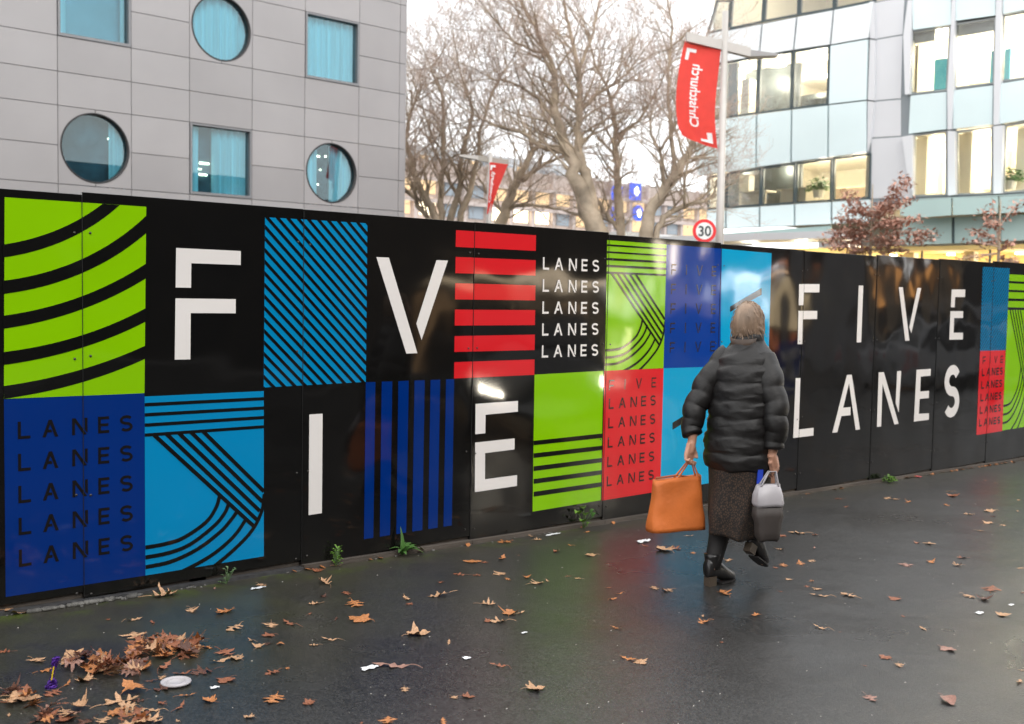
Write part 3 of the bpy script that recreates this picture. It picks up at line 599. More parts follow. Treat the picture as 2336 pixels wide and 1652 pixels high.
# rooms: slabs, back walls, cross walls, fittings
MRW = mat('cream_room_wall', (.80, .75, .63), .8, .06, .4); MCE = mat('office_ceiling', (.80, .76, .66), .8); MDP = mat('dark_partition', (.05, .06, .06), .4, .3, .7); MBR = mat('beige_screen', (.62, .52, .36), .8)
zs = {'A': (12.9, 16.5), 'B': (9.2, 11.75), 'C': (5.45, 7.85)}
YL, YR = 24.35, 6.0
for k, (z0, z1) in zs.items():
    MB().box((XO+.25, YR, z0-.35), (XO+9, YL, z0-.02)).build('floor_slab', MCE, OF); MB().box((XO+.25, YR, z1), (XO+9, YL, z1+.25)).build('ceiling', MCE, OF)
    MB().box((XO+8.8, YR, z0), (XO+9, YL, z1)).build('back_wall', MRW, OF)
    MB().box((XO+.3, YL-.1, z0), (XO+9, YL, z1)).build('cross_wall', MRW, OF); MB().box((XO+.3, 16.6, z0), (XO+9, 16.9, z1)).build('cross_wall', MRW, OF)
    MB().box((XO+3.0, YR, z0), (XO+3.1, 16.4, z1)).build('partition', MRW if k != 'A' else MDP, OF)
MB().box((XO+2.6, 21.5, 9.2), (XO+2.75, 24.9, 11.7)).build('partition', MDP, OF); MB().box((XO+4.5, 17.5, 9.2), (XO+4.6, 22.3, 10.5)).build('partition', MDP, OF)
MB().box((XO+1.6, 20.6, 5.45), (XO+1.75, 24.9, 7.8)).build('partition', MDP, OF); MB().box((XO+1.2, 22.9, 5.45), (XO+1.7, 23.4, 7.0)).build('column', MRW, OF)
MB().box((XO+1.0, 22.9, 9.2), (XO+1.5, 23.3, 11.0)).build('column', MRW, OF); MB().box((XO+5, 17, 5.45), (XO+5.1, 21, 6.6)).build('partition', MBR, OF)
MB().box((XO+5.6, 17.0, 9.2), (XO+5.7, 24.9, 10.95)).build('partition', MDP, OF); MB().box((XO+3.9, 17.0, 5.45), (XO+4.0, 20.4, 6.45)).build('partition', mat('brown_screen', (.16, .12, .08), .7), OF)
MB().box((XO+.8, 23.4, 9.2), (XO+.95, 24.95, 11.7)).build('partition', MDP, OF)
for y in (8.2, 11.1, 13.2, 14.9):
    MB().box((XO+1.1, y, 5.45), (XO+1.5, y+.5, 7.8)).build('column', MRW, OF); MB().box((XO+1.4, y+1.0, 9.2), (XO+1.5, y+1.7, 10.7)).build('cupboard', mat('teal_cupboard', (.03, .30, .42), .5), OF)
for y, z in ((8, 10.9), (10.4, 7.2), (13.2, 10.8), (12.6, 7.3), (15.2, 7.1)): MB().box((XO+2.6, y, z-1.4), (XO+2.95, y+.9, z)).build('shelf', MBR, OF)
for y in (9.3, 12.4, 14.9): MB().box((XO+.35, y-.5, 11.15), (XO+.4, y+1.2, 11.74)).build('blind', mat('grey_blind', (.30, .32, .33), .8), OF)
for y in (20.3, 22.2): MB().box((XO+.5, y-.7, 6.15), (XO+1.2, y+.7, 6.2)).box((XO+.6, y-.6, 5.45), (XO+.65, y+.6, 6.15)).build('desk', MRW, OF)
MB().box((XO+2.4, 8, 5.45), (XO+2.45, 11.8, 6.6)).build('partition', mat('white_screen', (.8, .76, .68), .6), OF)
MLT = lamp('ceiling_light_glow', (1, .88, .66), 9.0)
def glow_spot(x, y, z, e, r=.42):
    MB().prism([(x+r*math.cos(2*math.pi*k/20), y+r*math.sin(2*math.pi*k/20), z) for k in range(20)], (0, 0, -.06)).build('ceiling_light', MLT, OF)
    l = bpy.data.lights.new('ceiling_light_lamp', 'POINT'); l.energy = e; l.color = (1, .90, .73); l.shadow_soft_size = .35
    o = bpy.data.objects.new('ceiling_light_lamp', l); COL.objects.link(o); o.parent = OF; o.location = (x, y, z-.75)
for y in (18.2, 20.2, 22.4, 24.2): glow_spot(XO+2.2, y, 11.72, 150); glow_spot(XO+5.5, y, 11.72, 150)
for y in (17.8, 19.4, 21.2, 23.4): glow_spot(XO+1.5, y, 7.83, 120, .36); glow_spot(XO+3.8, y+.6, 7.83, 120, .36)
for y in (8.3, 10.6, 12.9, 15.0): glow_spot(XO+1.9, y, 11.72, 200, .3); glow_spot(XO+1.8, y+.3, 7.83, 200, .3)
for y in (18, 22): glow_spot(XO+3, y, 16.4, 60)
# potted plants on the sills
MLF = mat('indoor_leaves', (.07, .19, .03), .5, .4, 6)
def plant(x, y, z, r, m, name, label, n=260):
    e = empty(name, (x, y, z)); tag(e, label, 'plant'); g = MB()
    for _ in range(n):
        d = Vector((RNG.gauss(0, 1), RNG.gauss(0, 1), abs(RNG.gauss(0, .9)))).normalized()*r*RNG.uniform(.25, 1); a = RNG.uniform(0, 6.3); s = r*.22
        c = np.array(d)+(0, 0, .18); t = np.array((math.cos(a), math.sin(a), RNG.uniform(-.5, .5)))*s; w = np.array((-math.sin(a), math.cos(a), RNG.uniform(-.4, .6)))*s*.4
        g.add([c-t, c+w, c+t, c-w], [(0, 1, 2, 3)])
    g.build('foliage', m, e); MB().loft([[(q*math.cos(2*math.pi*k/10), q*math.sin(2*math.pi*k/10), h) for k in range(10)] for q, h in ((r*.35, -.12), (r*.45, .2))]).build('pot', mat('white_pot', (.7, .68, .62), .4), e)
q = onX(*Z(10)(805, 1165), XO+.7); plant(q[0], q[1], q[2], .55, MLF, 'potted_plant', 'bushy green plant in white planter behind the lit office window')
q = onX(*Z(10)(1950, 1115), XO+.7); plant(q[0], q[1], q[2], .5, MLF, 'potted_plant', 'green plant in the lit window at the right edge of the photo')
# canopy and ground floor
opanel([(1290,1200),(1600,1182),(1600,1290),(1372,1304),(1290,1288)], MPT, -1.2, 'canopy_panel', .06); opanel([(1604,1182),(1880,1172),(1880,1278),(1604,1290)], MPT, -1.2, 'canopy_panel', .06); opanel([(1884,1172),(2100,1162),(2100,1268),(1884,1278)], MPT, -1.2, 'canopy_panel', .06)
for p in ([(1290,1308),(1604,1296),(1604,1458),(1290,1470)],[(1614,1296),(1883,1284),(1883,1446),(1614,1458)],[(1893,1284),(2100,1274),(2100,1436),(1893,1446)]): opanel(p, MPT, -.5, 'canopy_panel', .08)
q = op([(1290,1200),(2100,1162),(2100,1205),(1290,1235)], XO-1.2); MB().prism([(p[0], p[1], p[2]) for p in (q[0], q[1])]+[(XO, q[1][1], q[1][2]+.1), (XO, q[0][1], q[0][2]+.1)], (0, 0, .03)).build('canopy_roof', MPT, OF)
for a in (1609, 1888): opanel([(a-6,1296-(a-1609)*.05),(a+7,1296-(a-1609)*.05),(a+7,1459-(a-1609)*.05),(a-6,1459-(a-1609)*.05)], MML, -.55, 'mullion', .2)
MYR = mat('ochre_room_wall', (.80, .58, .22), .8, .1, .5)
MB().box((XO+3.2, 6, -1.5), (XO+3.4, 16.6, 3.7)).build('shop_wall', MYR, OF); MB().box((XO-.4, 6, 3.55), (XO+3.4, 16.6, 3.7)).build('ceiling', MYR, OF)
for y in (7.5, 10.5, 13, 15.3):
    MB().box((XO+1.2, y, -1), (XO+1.55, y+.4, 3.55)).build('column', MRW, OF); glow_spot(XO+1.5, y+1, 3.5, 90, .14)
for y in (9.4, 11.9, 14.4): MB().box((XO+.1, y, -1), (XO+.16, y+.06, 3.6)).build('mullion', MML, OF)
# ground floor left part: white canopy edge, lit shop band
MB().box((XO-1.6, 16.8, 4.0), (XO+.2, 26, 4.28)).build('canopy', MFN, OF)
opanel([(230,1395),(880,1345),(880,1450),(230,1455)], MPT, .2, 'shop_glass')
MB().box((XO+3, 16.8, -1), (XO+3.2, 26, 3.9)).build('shop_wall', MYR, OF)
for y in (18, 20.4, 23): glow_spot(XO+1.5, y, 3.9, 80, .25)
MB().box((XO+.2, YR-8, -1.6), (XO+9.2, YR, 16)).build('core_wall', MPR, OF); MB().box((XO+9.05, YR, -1.6), (XO+9.3, YL, 16.9)).build('rear_wall', MPR, OF)
MB().box((XO+.1, YR, 16.65), (XO+9.3, YL+.2, 17.2)).build('roof', MPR, OF)
# ------------------------------------------------------------------ far building behind the trees
FB = tag(empty('distant_building', (0, 0, 0)), 'distant pinkish building with rows of warm lit windows seen through the bare trees', 'building')
YF = 88.0
MFB = mat('pink_beige_render', (.50, .42, .38), .8, .12, .15); MWL = lamp('warm_lit_window', (1.0, .70, .40), 1.15); MWP = lamp('bright_lit_window', (1.0, .84, .58), 3.0); MWC = mat('far_glass', (.30, .36, .42), .15); MPB = mat('far_pier', (.58, .50, .47), .8)
x0, x1 = onY(880, 400, YF)[0], onY(1640, 450, YF)[0]; ztop = onY(1250, 398, YF)[2]
MB().box((x0, YF, -3), (x1, YF+14, ztop)).build('wall', MFB, FB)
nr = 6; fh = (ztop-2.2)/nr; k = 0; x = x0+1.0
hi = random.Random(4)
pane = {m: me('window', [(0,0,0),(2.1,0,0),(2.1,0,1.75),(0,0,1.75),(0,.12,0),(2.1,.12,0),(2.1,.12,1.75),(0,.12,1.75)], [(0,1,2,3),(0,4,5,1),(3,2,6,7),(0,3,7,4),(1,5,6,2)], False, [m]) for m in (MWL, MWP, MWC)}
while x < x1-2.6:
    for r in range(nr):
        if len(FB.children) > 290: break
        c = hi.random(); m = MWL if c < .5 else (MWP if c < .62 else MWC)
        w = ob('window', pane[m], FB); w.location = (x, YF-.10, .9+r*fh)
    MB().box((x+2.35, YF-.5, -2), (x+2.75, YF-.01, ztop+.2)).build('pier', MPB, FB); x += 3.4 if x1-x0 < 90 else 4.6
for r in range(nr+1): MB().box((x0, YF-.7, .45+r*fh-.5), (x1, YF-.51, .45+r*fh-.1)).build('floor_band', MPB, FB)
# a paler tower block further off
FT = tag(empty('distant_tower', (0, 0, 0)), 'pale blue grey office block far off above the pinkish building', 'building')
MFT = mat('pale_far_cladding', (.62, .66, .70), .5, .1, .2); xa, xb_ = onY(930, 380, 130)[0], onY(1300, 380, 130)[0]; zt_ = onY(1100, 352, 130)[2]
MB().box((xa, 130, -2), (xb_, 145, zt_)).build('wall', MFT, FT)
for r in range(7):
    zz = zt_-1.6-r*3.1
    for j in range(12):
        xx = xa+2+(xb_-xa-4)*j/12; MB().box((xx, 129.85, zz-1.0), (xx+(xb_-xa)/12-1.2, 129.99, zz+.3)).build('window', MWC if (j*7+r*3) % 4 else MWL, FT)
# blue signs with white emblems on the far building
MBS = lamp('blue_sign_light', (.06, .16, 1.0), 1.3); MWS = lamp('white_sign_light', (1, 1, 1), 4.0)
for px, py, w, h, sh, where in ((1410, 441, 26, 26, 'square', 'upper left'), (1452, 437, 28, 32, 'square', 'upper right'), (1408, 486, 25, 27, 'round', 'lower left'), (1458, 486, 26, 30, 'round', 'lower right')):
    c = onY(px, py, YF-1.0); s = np.linalg.norm(c-CAM)/FPX*1.15; e = empty('illuminated_sign', (c[0], c[1], c[2]))
    tag(e, f'{sh} illuminated blue sign with white emblem, {where} of the four on the distant building', 'sign', 'four illuminated blue signs')
    hw, hh = w*s/2, h*s/2
    pts = [(-hw, 0, -hh), (hw, 0, -hh), (hw, 0, hh), (-hw, 0, hh)] if sh == 'square' else [(hw*math.cos(a/24*6.283), 0, hh*math.sin(a/24*6.283)) for a in range(24)]
    MB().prism(pts, (0, .4, 0)).build('sign_box', MBS, e)
    k = RNG.random(); MB().prism([(hw*(.5+.12*math.sin(a*2.3+k*6))*math.cos(a/14*6.283), -.06, hh*(.5+.14*math.cos(a*1.7+k*4))*math.sin(a/14*6.283)) for a in range(14)], (0, .05, 0)).build('emblem', MWS, e)
# white canopy roof just over the hoarding
CN = tag(empty('bus_shelter', (0, 0, 0)), 'long white shelter roof just showing above the hoarding behind the tree trunks', 'shelter')
a = onY(1380, 538, 27); b = onY(1590, 556, 27); zc = a[2]
MB().box((a[0], 26, zc-.02), (b[0]+3, 28.6, zc+.16)).build('roof', mat('white_paint', (.78, .79, .80), .4), CN)
for x in (a[0]+.5, (a[0]+b[0])/2, b[0]+2): MB().box((x, 27.2, -1), (x+.12, 27.32, zc-.02)).build('post', MS, CN)
# ------------------------------------------------------------------ street lamps with banners, speed sign
MPO = mat('pale_grey_pole', (.50, .47, .44), .4, .05, 3, metal=.2); MRB = mat('red_banner_cloth', (.80, .045, .045), .7, .08, 4); MWT = mat('white_print', (.85, .82, .82), .7)
_bt = MRB.node_tree; _bs = _bt.nodes['Principled BSDF']; _tr = _bt.nodes.new('ShaderNodeBsdfTranslucent'); _tr.inputs[0].default_value = (.95, .12, .09, 1)
_mx = _bt.nodes.new('ShaderNodeMixShader'); _mx.inputs[0].default_value = .55; _bo = _bt.nodes['Material Output']
_bt.links.new(_bs.outputs[0], _mx.inputs[1]); _bt.links.new(_tr.outputs[0], _mx.inputs[2]); _bt.links.new(_mx.outputs[0], _bo.inputs[0])
def textmesh(name, txt, size, m):
    c = bpy.data.curves.new(name, 'FONT'); c.body = txt; c.size = size; c.extrude = .0; c.offset = size*.018
    o = bpy.data.objects.new(name, c); COL.objects.link(o); bpy.context.view_layer.update()
    ms = bpy.data.meshes.new_from_object(o.evaluated_get(bpy.context.evaluated_depsgraph_get())); bpy.data.objects.remove(o); ms.materials.clear(); ms.materials.append(m); ms.name = name
    return ms
DP = 27.0
def P(u, v, d=DP): return at(u, v, d)
top, bot = P(1655, 26), P(1641, 560)
px_, py_ = bot[0], bot[1]
LP = tag(empty('street_lamp', (px_, py_, gz(px_))), 'tall grey street lamp with an angled crossarm carrying a large red banner beside the office', 'street lamp')
def loc(p, base): return np.array(p)-np.array(base)
B0 = np.array((px_, py_, gz(px_)))
MB().tube([(0, 0, 0), (0, 0, bot[2]-B0[2]), loc(top, B0)], [.115, .10, .075], 14).build('pole', MPO, LP, True)
a, b = loc(P(1567, 82, DP-.2), B0), loc(P(1713, 118, DP+.1), B0)
MB().prism([a+(0,0,.10), b+(0,0,.10), b-(0,0,.12), a-(0,0,.12)], (.12, .14, 0)).build('crossarm', MPO, LP)
c, d = b, loc(P(1775, 124, DP+.25), B0)
MB().prism([c+(0,0,.05), d+(0,0,.02), d-(0,0,.03), c-(0,0,.11)], (.25, .25, 0)).build('lamp_head', mat('lamp_head_grey', (.33, .32, .32), .4), LP)
# banner as a cloth grid hung from the arm; grid laid over its outline in plane, with folds in depth
def cloth(outl, outr, n=16, m=26, fold=.10, base=B0, par=None, dep=DP, name='banner'):
    vs = []; uvs = []
    for j in range(m+1):
        t = j/m
        for i in range(n+1):
            s = i/n; l = np.array(outl(t)); r = np.array(outr(t)); q = l*(1-s)+r*s
            w = fold*math.sin(s*6+t*5)*t+fold*.5*math.sin(s*11-t*7)*t*t
            p = at(q[0], q[1], dep)+np.array((.5, .6, 0))*w; vs.append(p-base); uvs.append((s, t))
    fs = [(j*(n+1)+i, j*(n+1)+i+1, (j+1)*(n+1)+i+1, (j+1)*(n+1)+i) for j in range(m) for i in range(n)]
    return ob(name, me(name, vs, fs, True, [MRB]), par)
def pl(pts):
    def f(t):
        t *= len(pts)-1; i = min(int(t), len(pts)-2); k = t-i; return tuple(pts[i][a]*(1-k)+pts[i+1][a]*k for a in (0, 1))
    return f
W7 = lambda x, y: (1540+x*140/758, 60+y*300/1624)
outl = pl([W7(130,150), W7(85,320), W7(50,520), W7(25,720), W7(12,900), W7(15,1080), W7(30,1240), W7(75,1350)])
outr = pl([W7(570,250), W7(553,420), W7(535,600), W7(515,780), W7(503,940), W7(490,1120), W7(495,1330), W7(512,1520)])
cloth(outl, outr, par=LP)
def onbanner(mesh, M2, base, par, dep, name, label=None):
    """lay flat lettering (mesh x,y) on the cloth through M2: (x,y)->(s,t)"""
    for v in mesh.vertices:
        s, t = M2(v.co.x, v.co.y); l = np.array(outl_(t)); r = np.array(outr_(t)); q = l*(1-s)+r*s
        w = fold_*math.sin(s*6+t*5)*t+fold_*.5*math.sin(s*11-t*7)*t*t
        p = at(q[0], q[1], dep)+np.array((.5, .6, 0))*w-FW*.02-base; v.co = Vector(map(float, p))
    return ob(name, mesh, par)
outl_, outr_, fold_ = outl, outr, .10
tm = textmesh('banner_word', 'Christchurch', 1.0, MWT); xsz = max(v.co.x for v in tm.vertices)
# the word reads upwards on the front; this is the back of the cloth, so it shows mirrored
onbanner(tm, lambda x, y: (.33+.26*(y)/.72, .83-.60*x/xsz), B0, LP, DP, 'banner_word')
def ell(pts): return me('banner_corner', [(p[0], p[1], 0) for p in pts], [tuple(range(len(pts)))], False, [MWT])
onbanner(ell([(.10,.09),(.36,.09),(.36,.125),(.19,.125),(.19,.20),(.10,.20)]), lambda x, y: (x, y), B0, LP, DP, 'banner_corner_mark')
onbanner(ell([(.78,.86),(.90,.86),(.90,.965),(.60,.965),(.60,.94),(.78,.935)]), lambda x, y: (x, y), B0, LP, DP, 'banner_corner_mark')
g = MB()
for v in (.22, .42, .62, .82): q = outr(v); e = at(q[0], q[1], DP)-B0; g.tube([e, e+RT*.12], .02, 6)
g.build('banner_ties', MWT, LP)
# speed limit sign
c = P(1607, 527, DP-.6); SG = tag(empty('speed_limit_sign', (c[0], c[1], c[2])), 'round white speed limit sign reading 30 with a red ring beside the street lamp', 'road sign')
SG.matrix_basis = Matrix.Translation(Vector(map(float, c))) @ Matrix(((RT[0], UP[0], -FW[0]), (RT[1], UP[1], -FW[1]), (RT[2], UP[2], -FW[2]))).to_4x4()
def disc(r, z, th, n=40): return MB().prism([(r*math.cos(2*math.pi*k/n), r*math.sin(2*math.pi*k/n), z) for k in range(n)], (0, 0, -th))
disc(.285, 0, .02).build('sign_ring', mat('red_reflective', (.75, .02, .025), .35), SG); disc(.205, .008, .006).build('sign_face', mat('white_reflective', (.82, .82, .80), .35), SG)
tm = textmesh('sign_number', '30', .34, mat('black_print', (.03, .04, .04), .5)); w = max(v.co.x for v in tm.vertices)
for v in tm.vertices: v.co.x = (v.co.x-w/2)*.95; v.co.y -= .12; v.co.z = .0125
ob('sign_number', tm, SG)
MB().tube([(.05, -.28, -.05), (.05, -4.0, -.05)], .03, 8).build('sign_post', MS, SG)
# second lamp, further off
D2 = 30.5; bot = at(1116, 506, D2); B2 = np.array((bot[0], bot[1], gz(bot[0]))); top = at(1119, 349, D2)
L2 = tag(empty('street_lamp', B2), 'distant grey street lamp with a narrow folded red banner among the bare trees', 'street lamp')
MB().tube([(0, 0, 0), (0, 0, bot[2]-B2[2]), top-B2], [.085, .08, .055], 10).build('pole', MPO, L2, True)
a, b = at(1048, 355, D2)-B2, at(1161, 372, D2)-B2
m_ = a*.62+b*.38
MB().prism([m_+(0,0,.08), b+(0,0,.09), b-(0,0,.08), m_-(0,0,.06)], (.1, .12, 0)).build('crossarm', mat('arm_grey', (.35, .32, .28), .5), L2)
MB().prism([a+(0,0,.03), m_+(0,0,.08), m_-(0,0,.04), a-(0,0,.02)], (.25, .25, 0)).build('lamp_head', MPO, L2)
W8 = lambda x, y: (1060+x*120/1146, 350+y*170/1624)
outl_ = pl([W8(545,190), W8(545,500), W8(530,800), W8(505,1100), W8(480,1330)]); outr_ = pl([W8(945,240), W8(840,500), W8(740,750), W8(640,1030), W8(560,1280)])
cloth(outl_, outr_, n=8, m=20, fold=.07, base=B2, par=L2, dep=D2-.1); fold_ = .07
tm = textmesh('banner_word', 'Christchurch', 1.0, MWT); onbanner(tm, lambda x, y: (.12+.30*y/.72-.25*(.5-x/xsz)*0, .75-.58*x/xsz), B2, L2, D2-.12, 'banner_word')
onbanner(ell([(.05,.05),(.35,.05),(.35,.085),(.15,.085),(.15,.14),(.05,.14)]), lambda x, y: (x, y), B2, L2, D2-.12, 'banner_corner_mark')
# ------------------------------------------------------------------ bare plane trees
MBK = mat('mottled_bark', (.44, .36, .27), .85, .45, 1.6, .03, 5); MTW = mat('twig_bark', (.50, .38, .31), .85, .25, 2)
MSD = mat('dry_seed_ball', (.32, .20, .15), .9)
def tubes_np(segs, sides=3):
    """segs: list of polylines [(p, r)..] -> vertex and face lists"""
    vs = []; fs = []; ang = [(math.cos(2*math.pi*j/sides), math.sin(2*math.pi*j/sides)) for j in range(sides)]
    for pl_ in segs:
        n = len(vs); t = (pl_[-1][0]-pl_[0][0]); t = t/(np.linalg.norm(t)+1e-9)
        a = np.cross(t, (.31, .92, .2)); a /= np.linalg.norm(a)+1e-9; b = np.cross(t, a)
        for p, r in pl_:
            for c, s in ang: vs.append(tuple(p+(a*c+b*s)*r))
        for i in range(len(pl_)-1):
            for j in range(sides): fs.append((n+i*sides+j, n+i*sides+(j+1) % sides, n+(i+1)*sides+(j+1) % sides, n+(i+1)*sides+j))
    return vs, fs
def grow(rng, p, d, length, r, lvl, acc, maxl):
    n = 5 if lvl < maxl else 3; pts = [(p, r)]; q = p.copy(); dd = d/np.linalg.norm(d); step = length/n; kids = []
    for i in range(n):
        dd = dd+np.array((rng.gauss(0, .20), rng.gauss(0, .20), rng.gauss(.05, .17))); dd /= np.linalg.norm(dd); q = q+dd*step
        rr = r*(1-.8*(i+1)/n); pts.append((q, max(rr, .0032))); kids.append((q, dd, rr))
    acc[lvl].append(pts)
    if lvl < maxl:
        for i, (kp, kd, kr) in enumerate(kids):
            for _ in range(rng.choice((0, 1, 1, 1)) if lvl < 1 else rng.choice((0, 1, 1)) if lvl < maxl-1 else rng.choice((1, 1, 1, 2))):
                side = np.array((rng.gauss(0, 1), rng.gauss(0, 1), rng.gauss(.1, .7))); side -= kd*np.dot(side, kd); side /= np.linalg.norm(side)+1e-9
                nd = kd*rng.uniform(.5, .9)+side*rng.uniform(.5, .95)+np.array((0, 0, .12)); grow(rng, kp, nd, length*rng.uniform(.42, .68), max(kr*.55, .0045), lvl+1, acc, maxl)
def tree(name, label, limbs, dep, seed, start=.25, dens=1.0, L0=2.6):
    rng = random.Random(seed); base = at(limbs[0][0][0], limbs[0][0][1], dep); B = np.array((base[0], base[1], gz(base[0]))); s = dep/FPX
    e = tag(empty(name, B), label, 'tree', 'bare trees behind the hoarding'); trunk = MB(); acc = [[] for _ in range(5)]
    for li, lb in enumerate(limbs):
        off = rng.uniform(-1.2, 1.2) if li else 0; P3 = []; n = len(lb)
        for i, (u, v, w) in enumerate(lb): P3.append((at(u, v, dep+off*(i/n))-B, w*s/2*.78))
        if li == 0 or lb[0][1] > 480: P3 = [(np.array((P3[0][0][0]*.5, P3[0][0][1]*.5, -.1)), P3[0][1]*1.25)]+P3
        # refine with small wander
        F = []
        for i in range(len(P3)-1):
            (a, ra), (b, rb) = P3[i], P3[i+1]
            for k in range(4):
                t = k/4; F.append((a*(1-t)+b*t+np.array([rng.gauss(0, .35*min(ra, .12)) for _ in range(3)])*(1 if k else 0), (ra*(1-t)+rb*t)*rng.uniform(.95, 1.06)))
        F.append(P3[-1]); trunk.tube([f[0] for f in F], [f[1] for f in F], 9)
        for i in range(int(len(F)*start), len(F)):
            p, r = F[i]; ax = F[min(i+1, len(F)-1)][0]-F[i-1][0]; ax /= np.linalg.norm(ax)+1e-9
            for _ in range(rng.choice((1, 1, 2)) if rng.random() < dens else 0):
                side = np.array((rng.gauss(0, 1), rng.gauss(0, 1), rng.gauss(.2, .5))); side -= ax*np.dot(side, ax); side /= np.linalg.norm(side)
                grow(rng, p, ax*.55+side*.8+np.array((0, 0, .15)), L0*rng.uniform(.6, 1.15), min(r*.36, .04)+.006, 0, acc, 3)
        p, r = F[-1]; 
        for _ in range(3): grow(rng, p, ax+np.array([rng.gauss(0, .4) for _ in range(3)]), L0*rng.uniform(.8, 1.2), r*.8, 0, acc, 3)
    trunk.build('trunk', MBK, e, True)
    v, f = tubes_np(acc[0]+acc[1], 5); o = ob('branches', me('branches', v, f, True, [MBK]), e); o['kind'] = 'stuff'
    v, f = tubes_np(acc[2]+acc[3], 3); o = ob('twigs', me('twigs', v, f, False, [MTW]), e); o['kind'] = 'stuff'
    g = MB(); tips = [q[-1][0] for q in acc[3]]
    for t in rng.sample(tips, min(len(tips), 260)):
        r = rng.uniform(.014, .03); c = t-np.array((0, 0, .06)); g.add([c+(r,0,0), c+(-r,0,0), c+(0,r,0), c+(0,-r,0), c+(0,0,r), c+(0,0,-r)], [(0,2,4),(2,1,4),(1,3,4),(3,0,4),(2,0,5),(1,2,5),(3,1,5),(0,3,5)])
    o = g.build('seed_balls', MSD, e); o['kind'] = 'stuff'
    return e
tree('bare_tree', 'largest bare tree, its thick leaning trunks rising in the middle above the hoarding', [
    [(1366,532,60),(1336,465,52),(1316,414,44),(1297,345,36),(1280,293,30),(1263,241,25),(1262,155,17),(1228,79,12),(1186,0,8),(1160,-60,5)],
    [(1362,515,40),(1340,414,34),(1318,345,28),(1322,276,22),(1323,207,17),(1315,138,13),(1300,69,10),(1286,0,7),(1272,-70,5)],
    [(1297,348,20),(1234,334,14),(1186,300,11),(1141,290,9),(1096,272,6)], [(1326,250,15),(1365,214,11),(1400,193,8),(1430,168,6)],
    [(1262,170,12),(1235,120,9),(1180,100,7),(1140,60,5)],[(1318,170,12),(1345,100,9),(1360,40,7),(1375,-30,5)],[(1285,300,14),(1230,225,10),(1170,190,7),(1120,180,5)]], 36, 3, .3)
tree('bare_tree', 'slender upright bare tree just right of the largest one', [
    [(1416,532,26),(1412,483,24),(1410,414,22),(1408,362,19),(1404,310,16),(1397,248,12),(1383,193,9),(1358,150,7),(1345,90,5)],
    [(1414,527,14),(1390,500,13),(1365,459,12)],[(1407,317,11),(1431,293,10),(1458,276,9),(1479,241,7),(1503,200,5),(1525,150,4)],[(1408,362,9),(1380,330,7),(1352,300,5)]], 37, 8, .35, .8, 2.0)
tree('bare_tree', 'bare tree with a bent trunk and low spreading limbs left of the red banner', [
    [(1474,530,40),(1486,476,36),(1517,434,32),(1540,405,28),(1562,362,22),(1581,324,18),(1592,296,14)],
    [(1535,410,16),(1538,362,14),(1531,293,12),(1524,224,10),(1527,145,8),(1534,69,7),(1522,0,5)],
    [(1512,415,11),(1505,345,9),(1486,310,8),(1483,276,6)],[(1498,530,20),(1520,493,17),(1562,469,14),(1607,459,10)],[(1562,470,9),(1561,414,8),(1572,362,6)],[(1505,345,9),(1535,300,8),(1560,240,6)]], 35, 15, .3, .8, 1.9)
tree('bare_tree', 'many stemmed bare tree beside the corner of the grey hotel', [
    [(1003,520,30),(996,500,26),(969,448,22),(945,396,18),(931,345,15),(928,300,12),(935,258,9),(952,214,6)],
    [(1005,505,22),(1007,431,17),(1010,345,14),(1012,258,11),(1007,214,8),(983,155,5)],
    [(1026,505,22),(1048,431,17),(1055,345,13),(1079,258,10),(1065,207,7),(1048,155,5)],
    [(1050,510,22),(1076,421,17),(1093,345,13),(1096,293,11),(1121,214,8),(1155,155,5)],[(978,500,16),(934,441,13),(905,415,10)],[(1060,480,12),(1020,400,10),(985,330,7)]], 41, 21, .3, .9, 2.7)
tree('bare_tree', 'bare tree leaning right between the distant lamp and the largest tree', [
    [(1139,515,34),(1162,455,28),(1183,407,22),(1210,352,16),(1228,331,12),(1250,280,8)],[(1190,414,13),(1227,386,11),(1265,365,9),(1300,350,6)],[(1160,470,12),(1230,470,9),(1290,480,7),(1340,500,5)],[(1150,490,10),(1110,440,8),(1090,400,6)]], 43, 33, .2, 1.0, 2.6)
